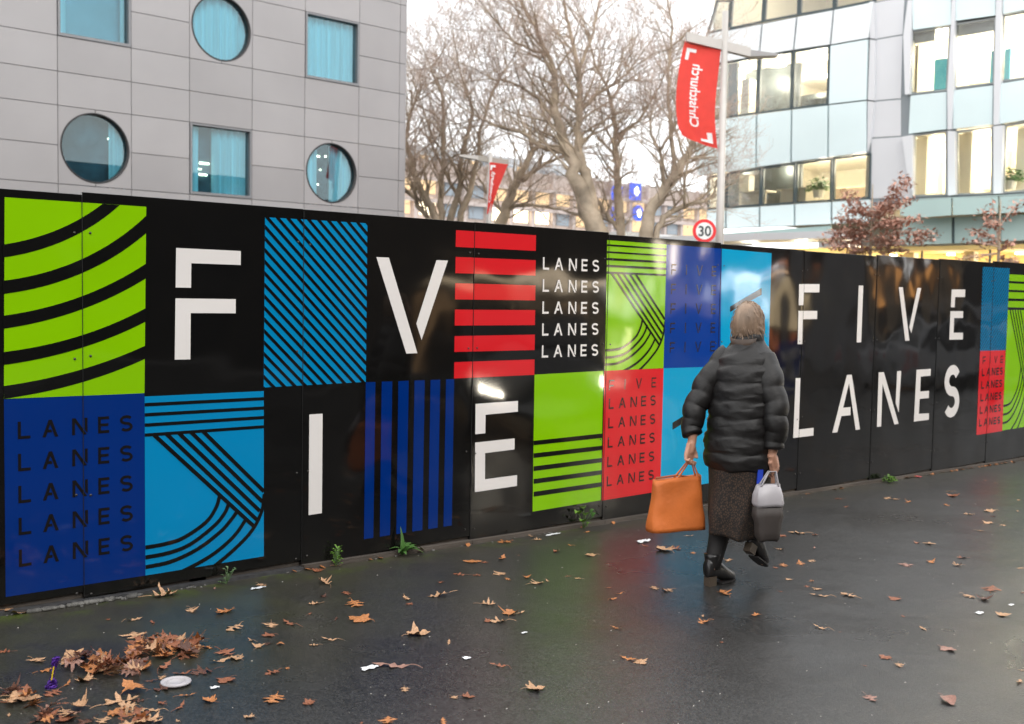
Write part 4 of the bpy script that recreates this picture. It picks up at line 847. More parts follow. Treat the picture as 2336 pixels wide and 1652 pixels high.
# ------------------------------------------------------------------ small trees that kept their brown leaves
MBL = [mat('dry_brown_leaf', (.40, .21, .155), .7, .3, 5), mat('dry_russet_leaf', (.50, .28, .21), .7, .3, 5)]
def small_tree(label, u, vtop, vbase, dep, limbs, nleaf, seed, spread):
    rng = random.Random(seed); b = at(u, vbase, dep); B = np.array((b[0], b[1], gz(b[0]))); e = tag(empty('young_tree', B), label, 'tree', 'young trees still holding brown leaves'); s = dep/FPX
    tr = MB(); tr.tube([(0, 0, 0), b-B, at(u+3, (vtop+vbase)/2, dep)-B, at(u+6, vtop, dep)-B], [.06, .045, .03, .01], 8); tr.build('trunk', MBK, e, True)
    lv = MB(); acc = []
    for (u0, v0, u1, v1) in limbs:
        for k in range(2):
            a = at(u0, v0, dep)-B; c = at(u1, v1, dep+rng.uniform(-.6, .6)+(k-.5)*.8)-B; m1 = (a+c)/2+np.array((0, 0, rng.uniform(-.05, .12))); acc.append([(a, .018), (m1, .012), (c, .005)])
            for _ in range(nleaf):
                t = rng.uniform(.2, 1.02); p = (a*(1-t)+m1*t if t < .5 else m1*(1-t)+c*t) if False else a*(1-t)*(1-t)+2*m1*t*(1-t)+c*t*t
                p = p+np.array([rng.gauss(0, spread*(.4+.6*(1-abs(t-.6)))) for _ in range(3)])*(1, 1, .55)
                aa = rng.uniform(0, 6.3); z = rng.uniform(.045, .085); d1 = np.array((math.cos(aa), math.sin(aa), rng.uniform(-.8, .3)))*z; d2 = np.array((-math.sin(aa), math.cos(aa), rng.uniform(-.6, .6)))*z*.5
                lv.k = rng.randint(0, 1); lv.add([p-d1, p+d2, p+d1*.9+(0, 0, -.02), p-d2], [(0, 1, 2, 3)])
                if rng.random() < .15: acc.append([(p, .004), (p+np.array([rng.gauss(0, .1) for _ in range(3)]), .003)])
    v, f = tubes_np(acc, 4); o = ob('branches', me('branches', v, f, False, [MTW]), e); o['kind'] = 'stuff'
    o = lv.build('leaves', MBL, e); o['kind'] = 'stuff'
    return e
W4 = lambda x, y: (1880+x*456/2296, 380+y*240/1208)
lim = []
for a, b, c, d in ((540,830,900,110),(560,640,960,180),(540,640,240,290),(560,560,270,510),(560,600,1000,370),(540,700,170,590),(540,720,1080,600),(540,780,60,750),(530,860,20,850),(550,800,1280,770),(540,900,1230,830),(530,920,100,930),(530,950,880,960),(540,620,700,420),(560,700,800,640),(530,820,300,760),(540,880,780,840),(540,960,300,1000)):
    q = W4(a, b); r = W4(c, d); lim.append((q[0], q[1], r[0], r[1]))
small_tree('small tree full of dry brown leaves in front of the office recess', 1985, 420, 590, 28, lim, 85, 5, .13)
lim = []
for a, b, c, d in ((2000,900,1930,400),(2010,700,2290,370),(2000,850,1640,720),(2000,920,1640,860),(1990,1000,1560,1060),(2000,980,2180,860),(2000,760,1820,520),(1990,900,1800,780),(2000,1050,2200,1100),(2000,650,1880,690)):
    q = W4(a, b); r = W4(c, d); lim.append((q[0], q[1], r[0], r[1]))
small_tree('sparse young tree with few brown leaves at the far right', 2277, 455, 610, 27, lim, 22, 6, .10)
# ------------------------------------------------------------------ the other side of the street (it shows mirrored in the glossy boards)
def opp(u, v, y=15.0): q = onY(u, v, y); return np.array((q[0], -q[1], q[2]))
MDW = mat('dark_render_wall', (.018, .017, .017), .7, .2, .6); MDG = mat('dark_shop_glass', (.02, .025, .03), .08); MGC = mat('grey_concrete', (.30, .30, .31), .7, .15, 1.2)
S1 = tag(empty('dark_building', (0, 0, 0)), 'dark plain building across the street from the left end of the hoarding', 'building')
MB().box((-30, -30, -1), (13.4, -16.0, 9.5)).build('wall', MDW, S1)
for i in range(9): MB().box((-14+i*3.0, -15.99, .4), (-12.2+i*3.0, -15.9, 2.7)).build('window', MDG, S1)
for i in range(9): MB().box((-14+i*3.0, -15.99, 4.4), (-12.2+i*3.0, -15.9, 6.6)).build('window', MDG, S1)
S2 = tag(empty('shop_building', (0, 0, 0)), 'shop front with warm lit windows across the street', 'building')
MB().box((13.4, -30, -1), (36, -15.3, 8.5)).build('wall', mat('brown_render', (.07, .055, .045), .7, .2, .8), S2)
def lit(u0, v0, u1, v1, col, s, name='lit_window', par=S2):
    a, b = opp(u0, v0), opp(u1, v1); MB().box((a[0], -15.29, b[2]), (b[0], -15.2, a[2])).build(name, lamp('lit_'+name+'_%d' % u0, col, s*4.0), par)
lit(1000, 640, 1225, 668, (1, .78, .5), 1.3, 'lit_fascia'); lit(1232, 632, 1395, 672, (1, .80, .56), 1.5, 'lit_fascia')
lit(985, 690, 1030, 850, (1, .6, .3), .35); lit(1075, 710, 1120, 780, (1, .68, .4), .9); lit(1125, 705, 1195, 850, (1, .62, .34), .5); lit(1205, 700, 1215, 880, (1, .7, .4), 1.2)
lit(1250, 700, 1330, 830, (1, .66, .38), .45); lit(1345, 790, 1385, 860, (1, .85, .62), 3.5, 'bright_lamp_window'); lit(1400, 735, 1450, 830, (1, .84, .5), 2.6, 'bright_lamp_window')
lit(1385, 640, 1480, 690, (1, .95, .85), 1.6, 'lit_fascia'); lit(1512, 575, 1560, 632, (1, .85, .66), 4.5, 'bright_lamp_window'); lit(1520, 650, 1640, 720, (.8, .6, .5), .35)
lit(1660, 610, 1690, 690, (.95, .97, 1), 1.3, 'lit_window'); lit(1694, 606, 1757, 700, (.97, .98, 1), 2.6, 'lit_window'); lit(1700, 650, 1745, 720, (1, .98, .95), 0.8, 'lit_window')
lit(1763, 598, 1828, 618, (1, .35, .16), .6, 'orange_fascia'); lit(1763, 630, 1826, 650, (1, .62, .35), 1.2, 'lit_fascia'); lit(1762, 665, 1842, 750, (.95, .72, .42), .75); lit(1765, 760, 1815, 800, (1, .30, .12), .45, 'orange_panel')
S3 = tag(empty('concrete_portal', (0, 0, 0)), 'grey concrete pier and dark upper storey across the street', 'building')
a, b = opp(1862, 560), opp(1965, 560); MB().box((a[0], -16.4, -1.2), (b[0], -15.0, 8)).build('pier', MGC, S3)
MB().box((36, -30, -1.2), (75, -19.5, 8.0)).build('wall', MDW, S3)
a, b = onY(2050, 605, 19.3), onY(2092, 690, 19.3); MB().box((a[0], -19.49, b[2]), (b[0], -19.4, a[2])).build('lit_window', lamp('amber_window', (1, .45, .14), 3.5), S3)
a, b = onY(1998, 575, 19.3), onY(2045, 600, 19.3); MB().box((a[0], -19.49, b[2]), (b[0], -19.2, a[2])).build('lit_sign', lamp('white_lightbox', (1, 1, 1), 9), S3)
MB().box((b[0]+2, -19.49, 1.0), (60, -19.3, 1.35)).build('handrail', MGC, S3)
for u, wh in ((1996, 'first'), (2025, 'second'), (2135, 'third'), (2160, 'fourth')):
    q = onY(u, 700, 12.0); e = tag(empty('street_tree', (q[0], -12, gz(q[0]))), f'{wh} slim tree trunk from the left mirrored in the far black boards', 'tree', 'slim trunks across the road'); r = RNG.uniform(.10, .17)
    MB().tube([(0,0,-.1),(.03,.02,1.4),(0,.05,3.2),(.1,0,5.5)], [r*1.2, r, r*.9, r*.5], 10).build('trunk', MBK, e, True); g = MB()
    for _ in range(9):
        a = RNG.uniform(0, 6.3); g.tube([(0,0,RNG.uniform(2.8,5.2)), (math.cos(a)*1.1, math.sin(a)*1.1, RNG.uniform(4.6,6.6)), (math.cos(a)*1.6, math.sin(a)*1.6, RNG.uniform(6,7.6))], [r*.45, r*.25, .01], 5)
    g.build('branches', MBK, e)
# blue pavement board
def mirror(u, v, d): q = at(u, v, d); return np.array((q[0], -q[1], q[2]))
q = mirror(1792, 900, 16.5); e = tag(empty('pavement_sign', (q[0], q[1], gz(q[0]))), 'blue pavement sign board with rows of pale print standing across the path', 'sign'); e.rotation_euler = (0, 0, -.2)
MBLU = mat('blue_board', (.01, .06, .42), .4, emit=(.02, .12, .8), es=.0)
MB().prism([(-.32, 0, .05), (.32, 0, .05), (.32, .16, 1.15), (-.32, .16, 1.15)], (0, -.03, 0)).build('front_board', MBLU, e); MB().prism([(-.32, -.45, .05), (.32, -.45, .05), (.32, -.2+.33, 1.13), (-.32, -.2+.33, 1.13)], (0, -.02, 0)).build('rear_board', MBLU, e)
for k, (w, h) in enumerate(((.2, .1), (.24, .08), (.18, .08), (.22, .06))): z = .98-k*.24; MB().box((-w, .035+z*.13, z-h/2), (w, .045+z*.13, z+h/2)).build('printed_band', MWT, e)
# cars
MTY = mat('tyre_rubber', (.02, .02, .02), .8); MRM = mat('alloy_rim', (.35, .35, .36), .3, metal=.8); MCG = mat('car_glass', (.01, .012, .015), .04); MLN = lamp('headlamp_beam', (1, .90, .72), 140.0)
def car(loc_, rz, col, label, lights):
    e = tag(empty('parked_car' if not lights else 'waiting_car', loc_), label, 'car'); e.rotation_euler = (0, 0, rz)
    paint = mat('car_paint', col, .18, spec=.7)
    prof = [(-2.1,.32),(-2.14,.62),(-2.05,.88),(-1.75,.98),(-1.25,1.36),(-.35,1.46),(.35,1.40),(.98,1.02),(1.75,.90),(2.08,.72),(2.15,.45),(2.08,.28)]
    rings = []
    for y, k, zz in ((-.88,.96,.0),(-.86,1,.0),(-.62,1,.01),(0,1,.02),(.62,1,.01),(.86,1,.0),(.88,.96,.0)):
        rings.append([(x*k, y*(1-.18*max(0, (z-.9))/.5), z+(zz if z > .9 else 0)) for x, z in prof])
    g = MB(); g.loft(rings); g.build('body', paint, e, False)
    for s in (-1, 1): MB().prism([(-1.5, s*.81, 1.0), (-1.15, s*.775, 1.31), (-.3, s*.765, 1.39), (.3, s*.77, 1.34), (.82, s*.80, 1.02)], (0, s*.03, 0)).build('side_window', MCG, e)
    MB().prism([(1.0, -.68, 1.04), (1.0, .68, 1.04), (.42, .62, 1.41), (.42, -.62, 1.41)], (.03, 0, .03)).build('windscreen', MCG, e); MB().prism([(-1.74, -.68, 1.0), (-1.74, .68, 1.0), (-1.27, .62, 1.36), (-1.27, -.62, 1.36)], (-.03, 0, .03)).build('rear_window', MCG, e)
    for x in (-1.32, 1.32):
        for s in (-1, 1):
            w = MB().loft([[(x+.32*math.cos(2*math.pi*k/20), s*yy, .32+.32*math.sin(2*math.pi*k/20)) for k in range(20)] for yy in (.70, .90)]).build('wheel', MTY, e); MB().loft([[(x+r*math.cos(2*math.pi*k/12), s*yy, .32+r*math.sin(2*math.pi*k/12)) for k in range(12)] for r, yy in ((.21, .89), (.19, .912))]).build('rim', MRM, w)
    for s in (-1, 1):
        h = MB().ball((2.03, s*.62, .68), (.10, .17, .09), 12, 8).build('headlight', MCG, e, True)
        if lights:
            for d in (-.075, .075): MB().prism([(2.135, s*.62+d+.048*math.cos(a/12*6.283), .68+.048*math.sin(a/12*6.283)) for a in range(12)], (.012, 0, 0)).build('bulb', MLN, h)
        MB().ball((-2.08, s*.66, .78), (.06, .15, .08), 10, 6).build('tail_light', mat('red_lens', (.3, .01, .01), .2), e, True)
    for s in (-1, 1): MB().ball((.62, s*.95, 1.02), (.08, .11, .07), 8, 6).build('mirror', paint, e, True)
    MB().box((2.13, -.26, .36), (2.165, .26, .47)).build('number_plate', mat('white_plate', (.7, .7, .68), .4), e)
q = mirror(1158, 905, 12.0); car((q[0]+1.55, q[1]-1.6, gz(q[0])), rad(122), (.012, .012, .014), 'dark car waiting with its headlights on beside the path', True)
q = mirror(2120, 760, 27); car((q[0], q[1], gz(q[0])), rad(8), (.30, .31, .33), 'silver car parked across the road', False)
q = mirror(2290, 770, 31); car((q[0], q[1], gz(q[0])), rad(4), (.02, .02, .022), 'black car parked behind the silver one across the road', False)
# ------------------------------------------------------------------ the walker
h0 = gnd(1614, 1338); H0 = np.array(h0); Fv = np.array((.993, .12, 0)); Fv /= np.linalg.norm(Fv); Lv = np.array((-Fv[1], Fv[0], 0)); Zv = np.array((0, 0, 1.0))
def bp(f, l, z): return Fv*f+Lv*l+Zv*z            # forward, left, up from the point under the left heel
PE = tag(empty('person', H0), 'person walking away in black puffer jacket, brown patterned skirt and heeled boots, carrying bags', 'person')
skin = mat('skin', (.52, .27, .18), .5, .08, 12); MJK = mat('black_puffer_nylon', (.0075, .0062, .0058), .50, .25, 3, .0022, 38, spec=.45); MTI = mat('black_tights', (.015, .013, .013), .7); MBO = mat('black_boot_leather', (.014, .013, .013), .28, .2, 8, .0008, 60); MHL = mat('stacked_heel', (.075, .055, .038), .6)
cx0 = -.085                                          # body centre line lies right of the left heel
hip = bp(.15, cx0, .80); neck = bp(.205, cx0, 1.33); headc = bp(.232, cx0+.004, 1.426)
LA, RA = bp(.045, 0, .10), bp(.20, cx0-.085, .27); LK, RK = bp(.17, -.01, .46), bp(.36, cx0-.08, .50)
LH_, RH_ = bp(.15, cx0+.08, .78), bp(.15, cx0-.08, .78); LS, RS = bp(.19, cx0+.135, 1.25), bp(.20, cx0-.135, 1.25)
lh = at(1577, 1014, 6.0)-H0; rh = at(1762, 1046, 5.86)-H0
LE = (LS+lh)/2+Lv*.035-Fv*.05; RE = (RS+rh)/2-Lv*.045-Fv*.03
g = MB()
def limb(pts, rs, n=12):
    g.tube([pts[0]]+list(pts[1:]), rs, n); [g.ball(p, r*1.0, 10, 8) for p, r in zip(pts, rs)]
limb([hip-Zv*.02, hip+Zv*.10, bp(.18, cx0, 1.0), bp(.20, cx0, 1.16), bp(.22, cx0, 1.27)], [.125, .12, .105, .115, .10], 16)
g.ball(hip, (.12, .15, .11), 14, 10); g.ball(bp(.2, cx0, 1.2), (.10, .16, .12), 14, 10)
limb([bp(.22, cx0, 1.27), neck, headc-Zv*.05], [.06, .052, .052]); g.ball(headc, (.090, .072, .112), 18, 14); g.ball(headc+Fv*.03-Zv*.055, (.06, .05, .06), 12, 8)
g.tube([headc+Fv*.085+Zv*.012, headc+Fv*.110-Zv*.022, headc+Fv*.088-Zv*.03], [.009, .014, .012], 8)
for s in (-1, 1): g.ball(headc+Lv*s*.073-Zv*.005-Fv*.005, (.018, .009, .030), 8, 6)
g.ball(headc+Fv*.088-Zv*.056, (.010, .024, .008), 8, 6)
for a, b, c in ((LH_, LK, LA), (RH_, RK, RA)): limb([a, (a+b)/2, b, (b*.55+c*.45), c], [.088, .075, .056, .054, .036])
limb([LS, (LS+LE)/2, LE, (LE+lh)/2, lh+(LE-lh)*.15], [.040, .038, .036, .034, .026]); limb([RS, (RS+RE)/2, RE, (RE+rh)/2, rh+(RE-rh)*.15], [.040, .038, .036, .034, .026])
for A, dr in ((LA, Fv), (RA, Fv*.75-Zv*.66)): g.tube([A-dr*.03, A+dr*.06-Zv*.045, A+dr*.15-Zv*.065], [.034, .030, .022], 8)
def hand(w, d, side, out_):
    """palm, four unequal curled fingers and a thumb closing round the handles"""
    d = d/np.linalg.norm(d); out_ = out_-d*np.dot(out_, d); out_ /= np.linalg.norm(out_); a = np.cross(d, out_)*side
    g.prism([w+a*.038+out_*.012, w-a*.038+out_*.012, w-a*.034+d*.075+out_*.012, w+a*.040+d*.078+out_*.012], -out_*.026)
    g.tube([w-d*.03, w+d*.02, w+d*.05], [.024, .026, .024], 10)
    for k, (ln, o_) in enumerate(((.068, .032), (.078, .011), (.073, -.011), (.058, -.031))):
        b0 = w+d*.072+a*o_; p1 = b0+d*ln*.42-out_*.006; p2 = p1-out_*ln*.36+d*.004; p3 = p2-d*ln*.30-out_*.004; g.tube([b0-d*.03, b0, p1, p2, p3], [.0105, .0105, .0095, .0088, .007], 8)
    t0 = w+a*.034+d*.015; t1 = t0+a*.022+d*.026-out_*.010; t2 = t1+d*.022-out_*.018-a*.010; g.tube([w+d*.01+a*.015, t0, t1, t2], [.015, .013, .011, .008], 8)
hand(lh, -Zv*.9-Fv*.35, 1, Lv); hand(rh, -Zv*.8+Fv*.45, -1, -Lv)
body = g.build('body', skin, PE); rm = body.modifiers.new('r', 'REMESH'); rm.mode = 'VOXEL'; rm.voxel_size = .0062; rm.use_smooth_shade = True; sm = body.modifiers.new('s', 'SMOOTH'); sm.factor = .5; sm.iterations = 3
for s in (-1, 1): MB().ball(headc+Fv*.078+Lv*s*.030+Zv*.012, .012, 8, 6).build('eye', mat('eye_white', (.7, .7, .68), .2), PE, True)
# jacket
def ring(c, rx, ry, n=40, tilt=0.0, wr=0.0, ph=0.0):
    return [c+Lv*rx*math.cos(2*math.pi*k/n)+Fv*ry*math.sin(2*math.pi*k/n)+Zv*(tilt*math.sin(2*math.pi*k/n)+wr*math.sin(5*2*math.pi*k/n+ph)) for k in range(n)]
def prof(z, tab): return [float(np.interp(z, [t[0] for t in tab], [t[i] for t in tab])) for i in range(1, len(tab[0]))]
jt = [(.655, .150, .188, .155), (.72, .152, .200, .168), (.85, .158, .198, .166), (.98, .165, .192, .160), (1.10, .175, .194, .156), (1.20, .185, .188, .148), (1.265, .192, .160, .128), (1.31, .200, .115, .104), (1.34, .206, .090, .088), (1.385, .212, .084, .084)]
rings = []; N = 78; Q0 = .095
for i in range(N+1):
    z = .655+(1.385-.655)*i/N; f, rx, ry = prof(z, jt); b = abs(math.sin(math.pi*(z-.655)/Q0))**.55; k = .95+.06*b
    rg = ring(bp(f, cx0, z), rx*k, ry*k, 48, .012, .006, i*.9)
    rings.append([p+(p-bp(f, cx0, z))*(.05*noise.noise(Vector((p[0]*26, p[1]*26, z*40)))*b+.04*noise.noise(Vector((p[0]*9, p[1]*9, math.floor((z-.655)/Q0)*3.7)))) for p in rg])
jk = MB().loft(rings).build('jacket', MJK, PE, True)
def sleeve(a, b, c, par):
    P_ = []; R_ = []
    for i in range(61):
        t = i/60; p = (a*(1-t)*(1-t)+b*2*t*(1-t)+c*t*t); q = abs(math.sin(math.pi*t*6.5))**.5
        P_.append(p+Lv*.006*math.sin(t*23)+Fv*.005*math.sin(t*17)); R_.append((.082-.026*t)*(.92+.085*q))
    R_[-1] *= .72; s = MB().tube(P_, R_, 22).build('sleeve', MJK, par, True); return s
sleeve(bp(.190, cx0+.085, 1.262), LE*1.5-(LS+lh)*.25+Lv*.03, lh+(LE-lh)*.20, jk); sleeve(bp(.20, cx0-.085, 1.262), RE*1.5-(RS+rh)*.25-Lv*.03, rh+(RE-rh)*.20, jk)
# skirt: knitted, dark leopard pattern
m, n, b = new('leopard_knit'); S(b, Roughness=.85)
t = n.nodes.new('ShaderNodeTexCoord'); mp_ = n.nodes.new('ShaderNodeMapping'); mp_.inputs['Scale'].default_value = (1, 1, .7); v = n.nodes.new('ShaderNodeTexVoronoi'); v.feature = 'DISTANCE_TO_EDGE'; v.inputs['Scale'].default_value = 95; n.links.new(t.outputs['Object'], mp_.inputs[0]); n.links.new(mp_.outputs[0], v.inputs['Vector'])
v2 = n.nodes.new('ShaderNodeTexNoise'); v2.inputs['Scale'].default_value = 60; n.links.new(mp_.outputs[0], v2.inputs['Vector']); r = n.nodes.new('ShaderNodeValToRGB'); r.color_ramp.elements[0].color = (.012, .009, .008, 1); r.color_ramp.elements[1].color = (.060, .034, .020, 1); r.color_ramp.elements[0].position = .10; r.color_ramp.elements[1].position = .28
a_ = n.nodes.new('ShaderNodeMath'); a_.operation = 'MULTIPLY'; n.links.new(v.outputs['Distance'], a_.inputs[0]); n.links.new(v2.outputs['Fac'], a_.inputs[1]); a2 = n.nodes.new('ShaderNodeMath'); a2.operation = 'MULTIPLY'; a2.inputs[1].default_value = 2.4; n.links.new(a_.outputs[0], a2.inputs[0]); n.links.new(a2.outputs[0], r.inputs[0]); n.links.new(r.outputs[0], b.inputs['Base Color'])
bu = n.nodes.new('ShaderNodeBump'); bu.inputs['Distance'].default_value = .002; n.links.new(v2.outputs['Fac'], bu.inputs['Height']); n.links.new(bu.outputs[0], b.inputs['Normal']); MSK = m
st = [(.30, .135, -.078, .132, .160), (.40, .15, -.08, .150, .175), (.55, .165, cx0, .165, .165), (.70, .155, cx0, .175, .150), (.78, .152, cx0, .16, .14)]
rings = []
for i in range(31):
    z = .30+.48*i/30; f, l, rx, ry = prof(z, st); k_ = max(0, 1-(z-.30)/.42); rings.append([bp(f, l, z)+Lv*rx*math.cos(w)*(1+.10*k_*math.sin(6*w+1.3+z*3))+Fv*(ry*math.sin(w)*(1+.11*k_*math.sin(5*w+z*4)))+Zv*(.02*k_*math.sin(w+.6)+.012*math.sin(w*3)*k_) for w in [2*math.pi*q/56 for q in range(56)]])
MB().loft(rings).build('skirt', MSK, PE, True)
for A, K, in ((LA, LK), (RA, RK)): MB().tube([K, K*.6+A*.4, K*.2+A*.8, A], [.066, .062, .050, .043], 16).build('tights', MTI, PE, True)
# boots
def boot(A, dr, upv):
    dr = dr/np.linalg.norm(dr); upv = upv/np.linalg.norm(upv); s_ = np.cross(upv, dr); o = A-upv*.10
    def sec(x, z0, z1, hw): return [o+dr*(x+0)+s_*hw*math.cos(w)+upv*((z0+z1)/2+(z1-z0)/2*math.sin(w)) for w in [2*math.pi*k/18 for k in range(18)]]
    g = MB(); g.loft([sec(-.052, .055, .10, .012), sec(-.045, .045, .15, .030), sec(-.01, .04, .155, .036), sec(.04, .03, .145, .036), (sec(.09, .012, .105, .038)), sec(.14, .006, .072, .041), sec(.175, .006, .056, .034), sec(.200, .010, .040, .018)])
    g.tube([o+upv*.09-dr*.004, o+upv*.13, o+upv*.155, o+upv*.175], [.040, .042, .045, .048], 18); bo = g.build('boot', MBO, PE, True)
    MB().prism([o-dr*.050-s_*.022, o-dr*.044+s_*.022, o+dr*.010+s_*.026, o+dr*.010-s_*.026], upv*.052).build('heel', MHL, bo)
    MB().prism([o+dr*x+s_*y for x, y in ((.05, -.032), (.13, -.040), (.18, -.032), (.20, -.012), (.20, .012), (.18, .032), (.13, .038), (.05, .032))], upv*.009).build('sole', MTI, bo)
boot(LA, Fv*.98-Lv*.1, Zv); boot(RA, Fv*.85-Zv*.5, Zv*.85+Fv*.5)
# hair: shaggy grey blonde bob
MHA = mat('grey_blonde_hair', (.25, .17, .115), .5, .35, 26, .002, 90, stretch=(1, 1, .2)); MHD = mat('brown_under_hair', (.055, .032, .02), .5, .3, 20)
g = MB(); rings = []
for i in range(1, 16):
    t = math.pi*i/16; c = headc+Zv*(.012); back = .030
    rings.append([c+Lv*.084*math.sin(t)*math.cos(w)*(1+.05*noise.noise(Vector((w*2, t*4, 1))))+Fv*((.108*math.sin(w) if math.sin(w) < 0 else .082*math.sin(w)*(1 if i > 9 else .15))*math.sin(t)-back*.3)+Zv*(-.125*math.cos(t)) for w in [2*math.pi*q/36 for q in range(36)]])
hr = g.loft(rings).build('hair', MHA, PE, True)
g = MB(); g2 = MB()
for k in range(650):
    w = RNG.uniform(math.pi*.93, math.pi*2.07); hgt = RNG.uniform(-.1, .13); r0 = math.sqrt(max(.02, 1-(hgt/.135)**2))
    p = headc+Zv*(hgt+.012)+Lv*.084*r0*math.cos(w)+Fv*.100*r0*math.sin(w)-Fv*.006; dn = -Zv*RNG.uniform(.03, .075)+(p-headc)*RNG.uniform(-.12, .10)+Lv*RNG.gauss(0, .013)
    (g if hgt > -.05+RNG.gauss(0, .012) else g2).tube([p-(p-headc)*.03, p+dn*.5+(p-headc)*.035, p+dn], [0.0032, .0026, .001], 4)
for _q, _m in ((g, MHA), (g2, MHD)): _o = _q.build('hair_strands', _m, hr); _o['kind'] = 'stuff'
MB().tube([headc-Zv*.13-Fv*.03, headc-Zv*.06-Fv*.045], [.078, .085], 16).build('under_hair', MHD, PE, True)
# orange tote hanging from the left hand
c = at(1543, 1146, 6.02); wd = RT*.93+FW*.36; wd[2] = 0; wd /= np.linalg.norm(wd); td = np.array((-wd[1], wd[0], 0))
TB = tag(empty('tote_bag', c), 'soft burnt orange tote bag hanging from the left hand of the walker', 'bag'); MTB = mat('orange_suede', (.62, .155, .028), .65, .16, 5, .002, 50); g = MB(); rings = []
for i in range(13):
    t = i/12; z = -.150+.285*t; hw = .168*(1-.14*t)*(1+.03*math.sin(t*7)); th = .062*(1-.55*t)+.006; rings.append([wd*hw*(abs(math.cos(w))**.45)*(1 if math.cos(w) > 0 else -1)+td*th*(abs(math.sin(w))**.6)*(1 if math.sin(w) > 0 else -1)+Zv*(z+(.012*math.cos(w*1)+.008*math.sin(w*3))*(t if t > .6 else .2)) for w in [2*math.pi*q/36 for q in range(36)]])
rings = [[p+td*.012*noise.noise(Vector((p@wd*14 if False else float(np.dot(p, wd))*14, float(p[2])*11, 2.0)))*(1 if np.dot(p, td) > 0 else -1)+Zv*.006*noise.noise(Vector((float(np.dot(p, wd))*9, float(np.dot(p, td))*20, 5.0))) for p in rg] for rg in rings]
g.loft(rings).build('bag_body', MTB, TB, True)
MB().tube([wd*-.150+Zv*-.135+td*.052, wd*0+Zv*-.138+td*.056, wd*.150+Zv*-.135+td*.052], .0035, 6).build('seam', mat('seam_tan', (.34, .08, .02), .6), TB, True)
hh = lh+H0-c-Zv*.075
for s in (-1, 1): MB().tube([wd*.10*s*0-wd*.10+td*.02*s+Zv*.12, -wd*.06+hh*.5+td*.02*s, hh+td*.006*s, wd*.06+hh*.5+td*.02*s+wd*.03, wd*.11+td*.02*s+Zv*.12], .0055, 6).build('handle', MTB, TB, True)
MB().tube([wd*-.12+td*.02+Zv*.135, Zv*.15+td*.0, wd*.12-td*.02+Zv*.13], .006, 6).build('rim_piping', mat('dark_tan_leather', (.30, .09, .03), .5), TB, True)
# white and grey carrier hanging from the right hand
c = at(1752, 1160, 5.84); CB = tag(empty('carrier_bag', c), 'white topped grey carrier bag swinging from the right hand of the walker', 'bag')
MCW = mat('white_plastic', (.42, .395, .41), .35, .05, 8); MCD = mat('grey_paper', (.045, .036, .032), .6, .2, 8); wd = Fv*.8-Lv*.6; td = np.array((-wd[1], wd[0], 0))
def sq_ring(hw, th, z, j=0.): return [(wd*hw*(abs(math.cos(w))**.6)*(1 if math.cos(w) > 0 else -1)+td*th*(abs(math.sin(w))**.7)*(1 if math.sin(w) > 0 else -1))*(1+.16*noise.noise(Vector((math.cos(w)*2.2, math.sin(w)*2.2, z*16))))+Zv*(z+j*math.sin(w*3)) for w in [2*math.pi*q/28 for q in range(28)]]
MB().loft([sq_ring(.078, .046, .012, .004), sq_ring(.086, .048, .03, .004), sq_ring(.080, .040, .075, .004), sq_ring(.070, .024, .115, .007), sq_ring(.066, .014, .123, .010)]).build('bag_top', MCW, CB, True)
MB().loft([sq_ring(.050, .036, -.172, .004), sq_ring(.062, .044, -.158, .004), sq_ring(.068, .046, -.12, .003), sq_ring(.072, .048, -.08, .003), sq_ring(.078, .047, -.04, .003), sq_ring(.080, .045, .01)]).build('bag_body', MCD, CB, True)
hh = rh+H0-c-Zv*.07
for s in (-1, 1): MB().tube([-wd*.05+td*.015*s+Zv*.12, hh+td*.006*s-wd*.02, hh+td*.006*s+wd*.02, wd*.05+td*.015*s+Zv*.12], .005, 6).build('handle', MCW, CB, True)
MB().prism([hh-wd*.085-Zv*.10, hh-wd*.055-Zv*.10, hh-wd*.05+Zv*.01, hh-wd*.08+Zv*.01], td*.008).build('blue_tag', mat('blue_tag', (.02, .06, .50), .5), CB)
# ------------------------------------------------------------------ fallen leaves
lr = random.Random(77)
LCOL = {'pale tan': (.50, .29, .16), 'orange brown': (.46, .18, .06), 'rusty brown': (.27, .095, .045), 'dusky pink': (.32, .17, .13), 'dark wet': (.11, .045, .028)}
LMAT = {k: mat('leaf_'+k.replace(' ', '_'), v, .5 if k != 'dark wet' else .25, .30, 14, .0015, 90) for k, v in LCOL.items()}
half_oak = [(0, .012), (.10, .02), (.16, .10), (.14, .27), (.22, .24), (.28, .11), (.34, .06), (.40, .10), (.42, .36), (.47, .46), (.50, .36), (.56, .30), (.57, .12), (.63, .055), (.68, .10), (.76, .28), (.80, .22), (.82, .10), (.90, .07), (1.0, 0)]
half_plane = [(0, .012), (.04, .12), (.02, .30), (.12, .34), (.16, .26), (.24, .30), (.34, .54), (.42, .58), (.46, .44), (.54, .42), (.56, .24), (.62, .20), (.72, .28), (.78, .22), (.84, .16), (.88, .08), (1.0, 0)]
half_slim = [(0, .008), (.12, .05), (.20, .14), (.26, .08), (.34, .05), (.44, .20), (.50, .16), (.54, .06), (.66, .05), (.74, .15), (.80, .08), (.88, .05), (1.0, 0)]
half_oval = [(0, .01), (.08, .14), (.22, .25), (.40, .30), (.60, .28), (.78, .19), (.90, .09), (1.0, 0)]
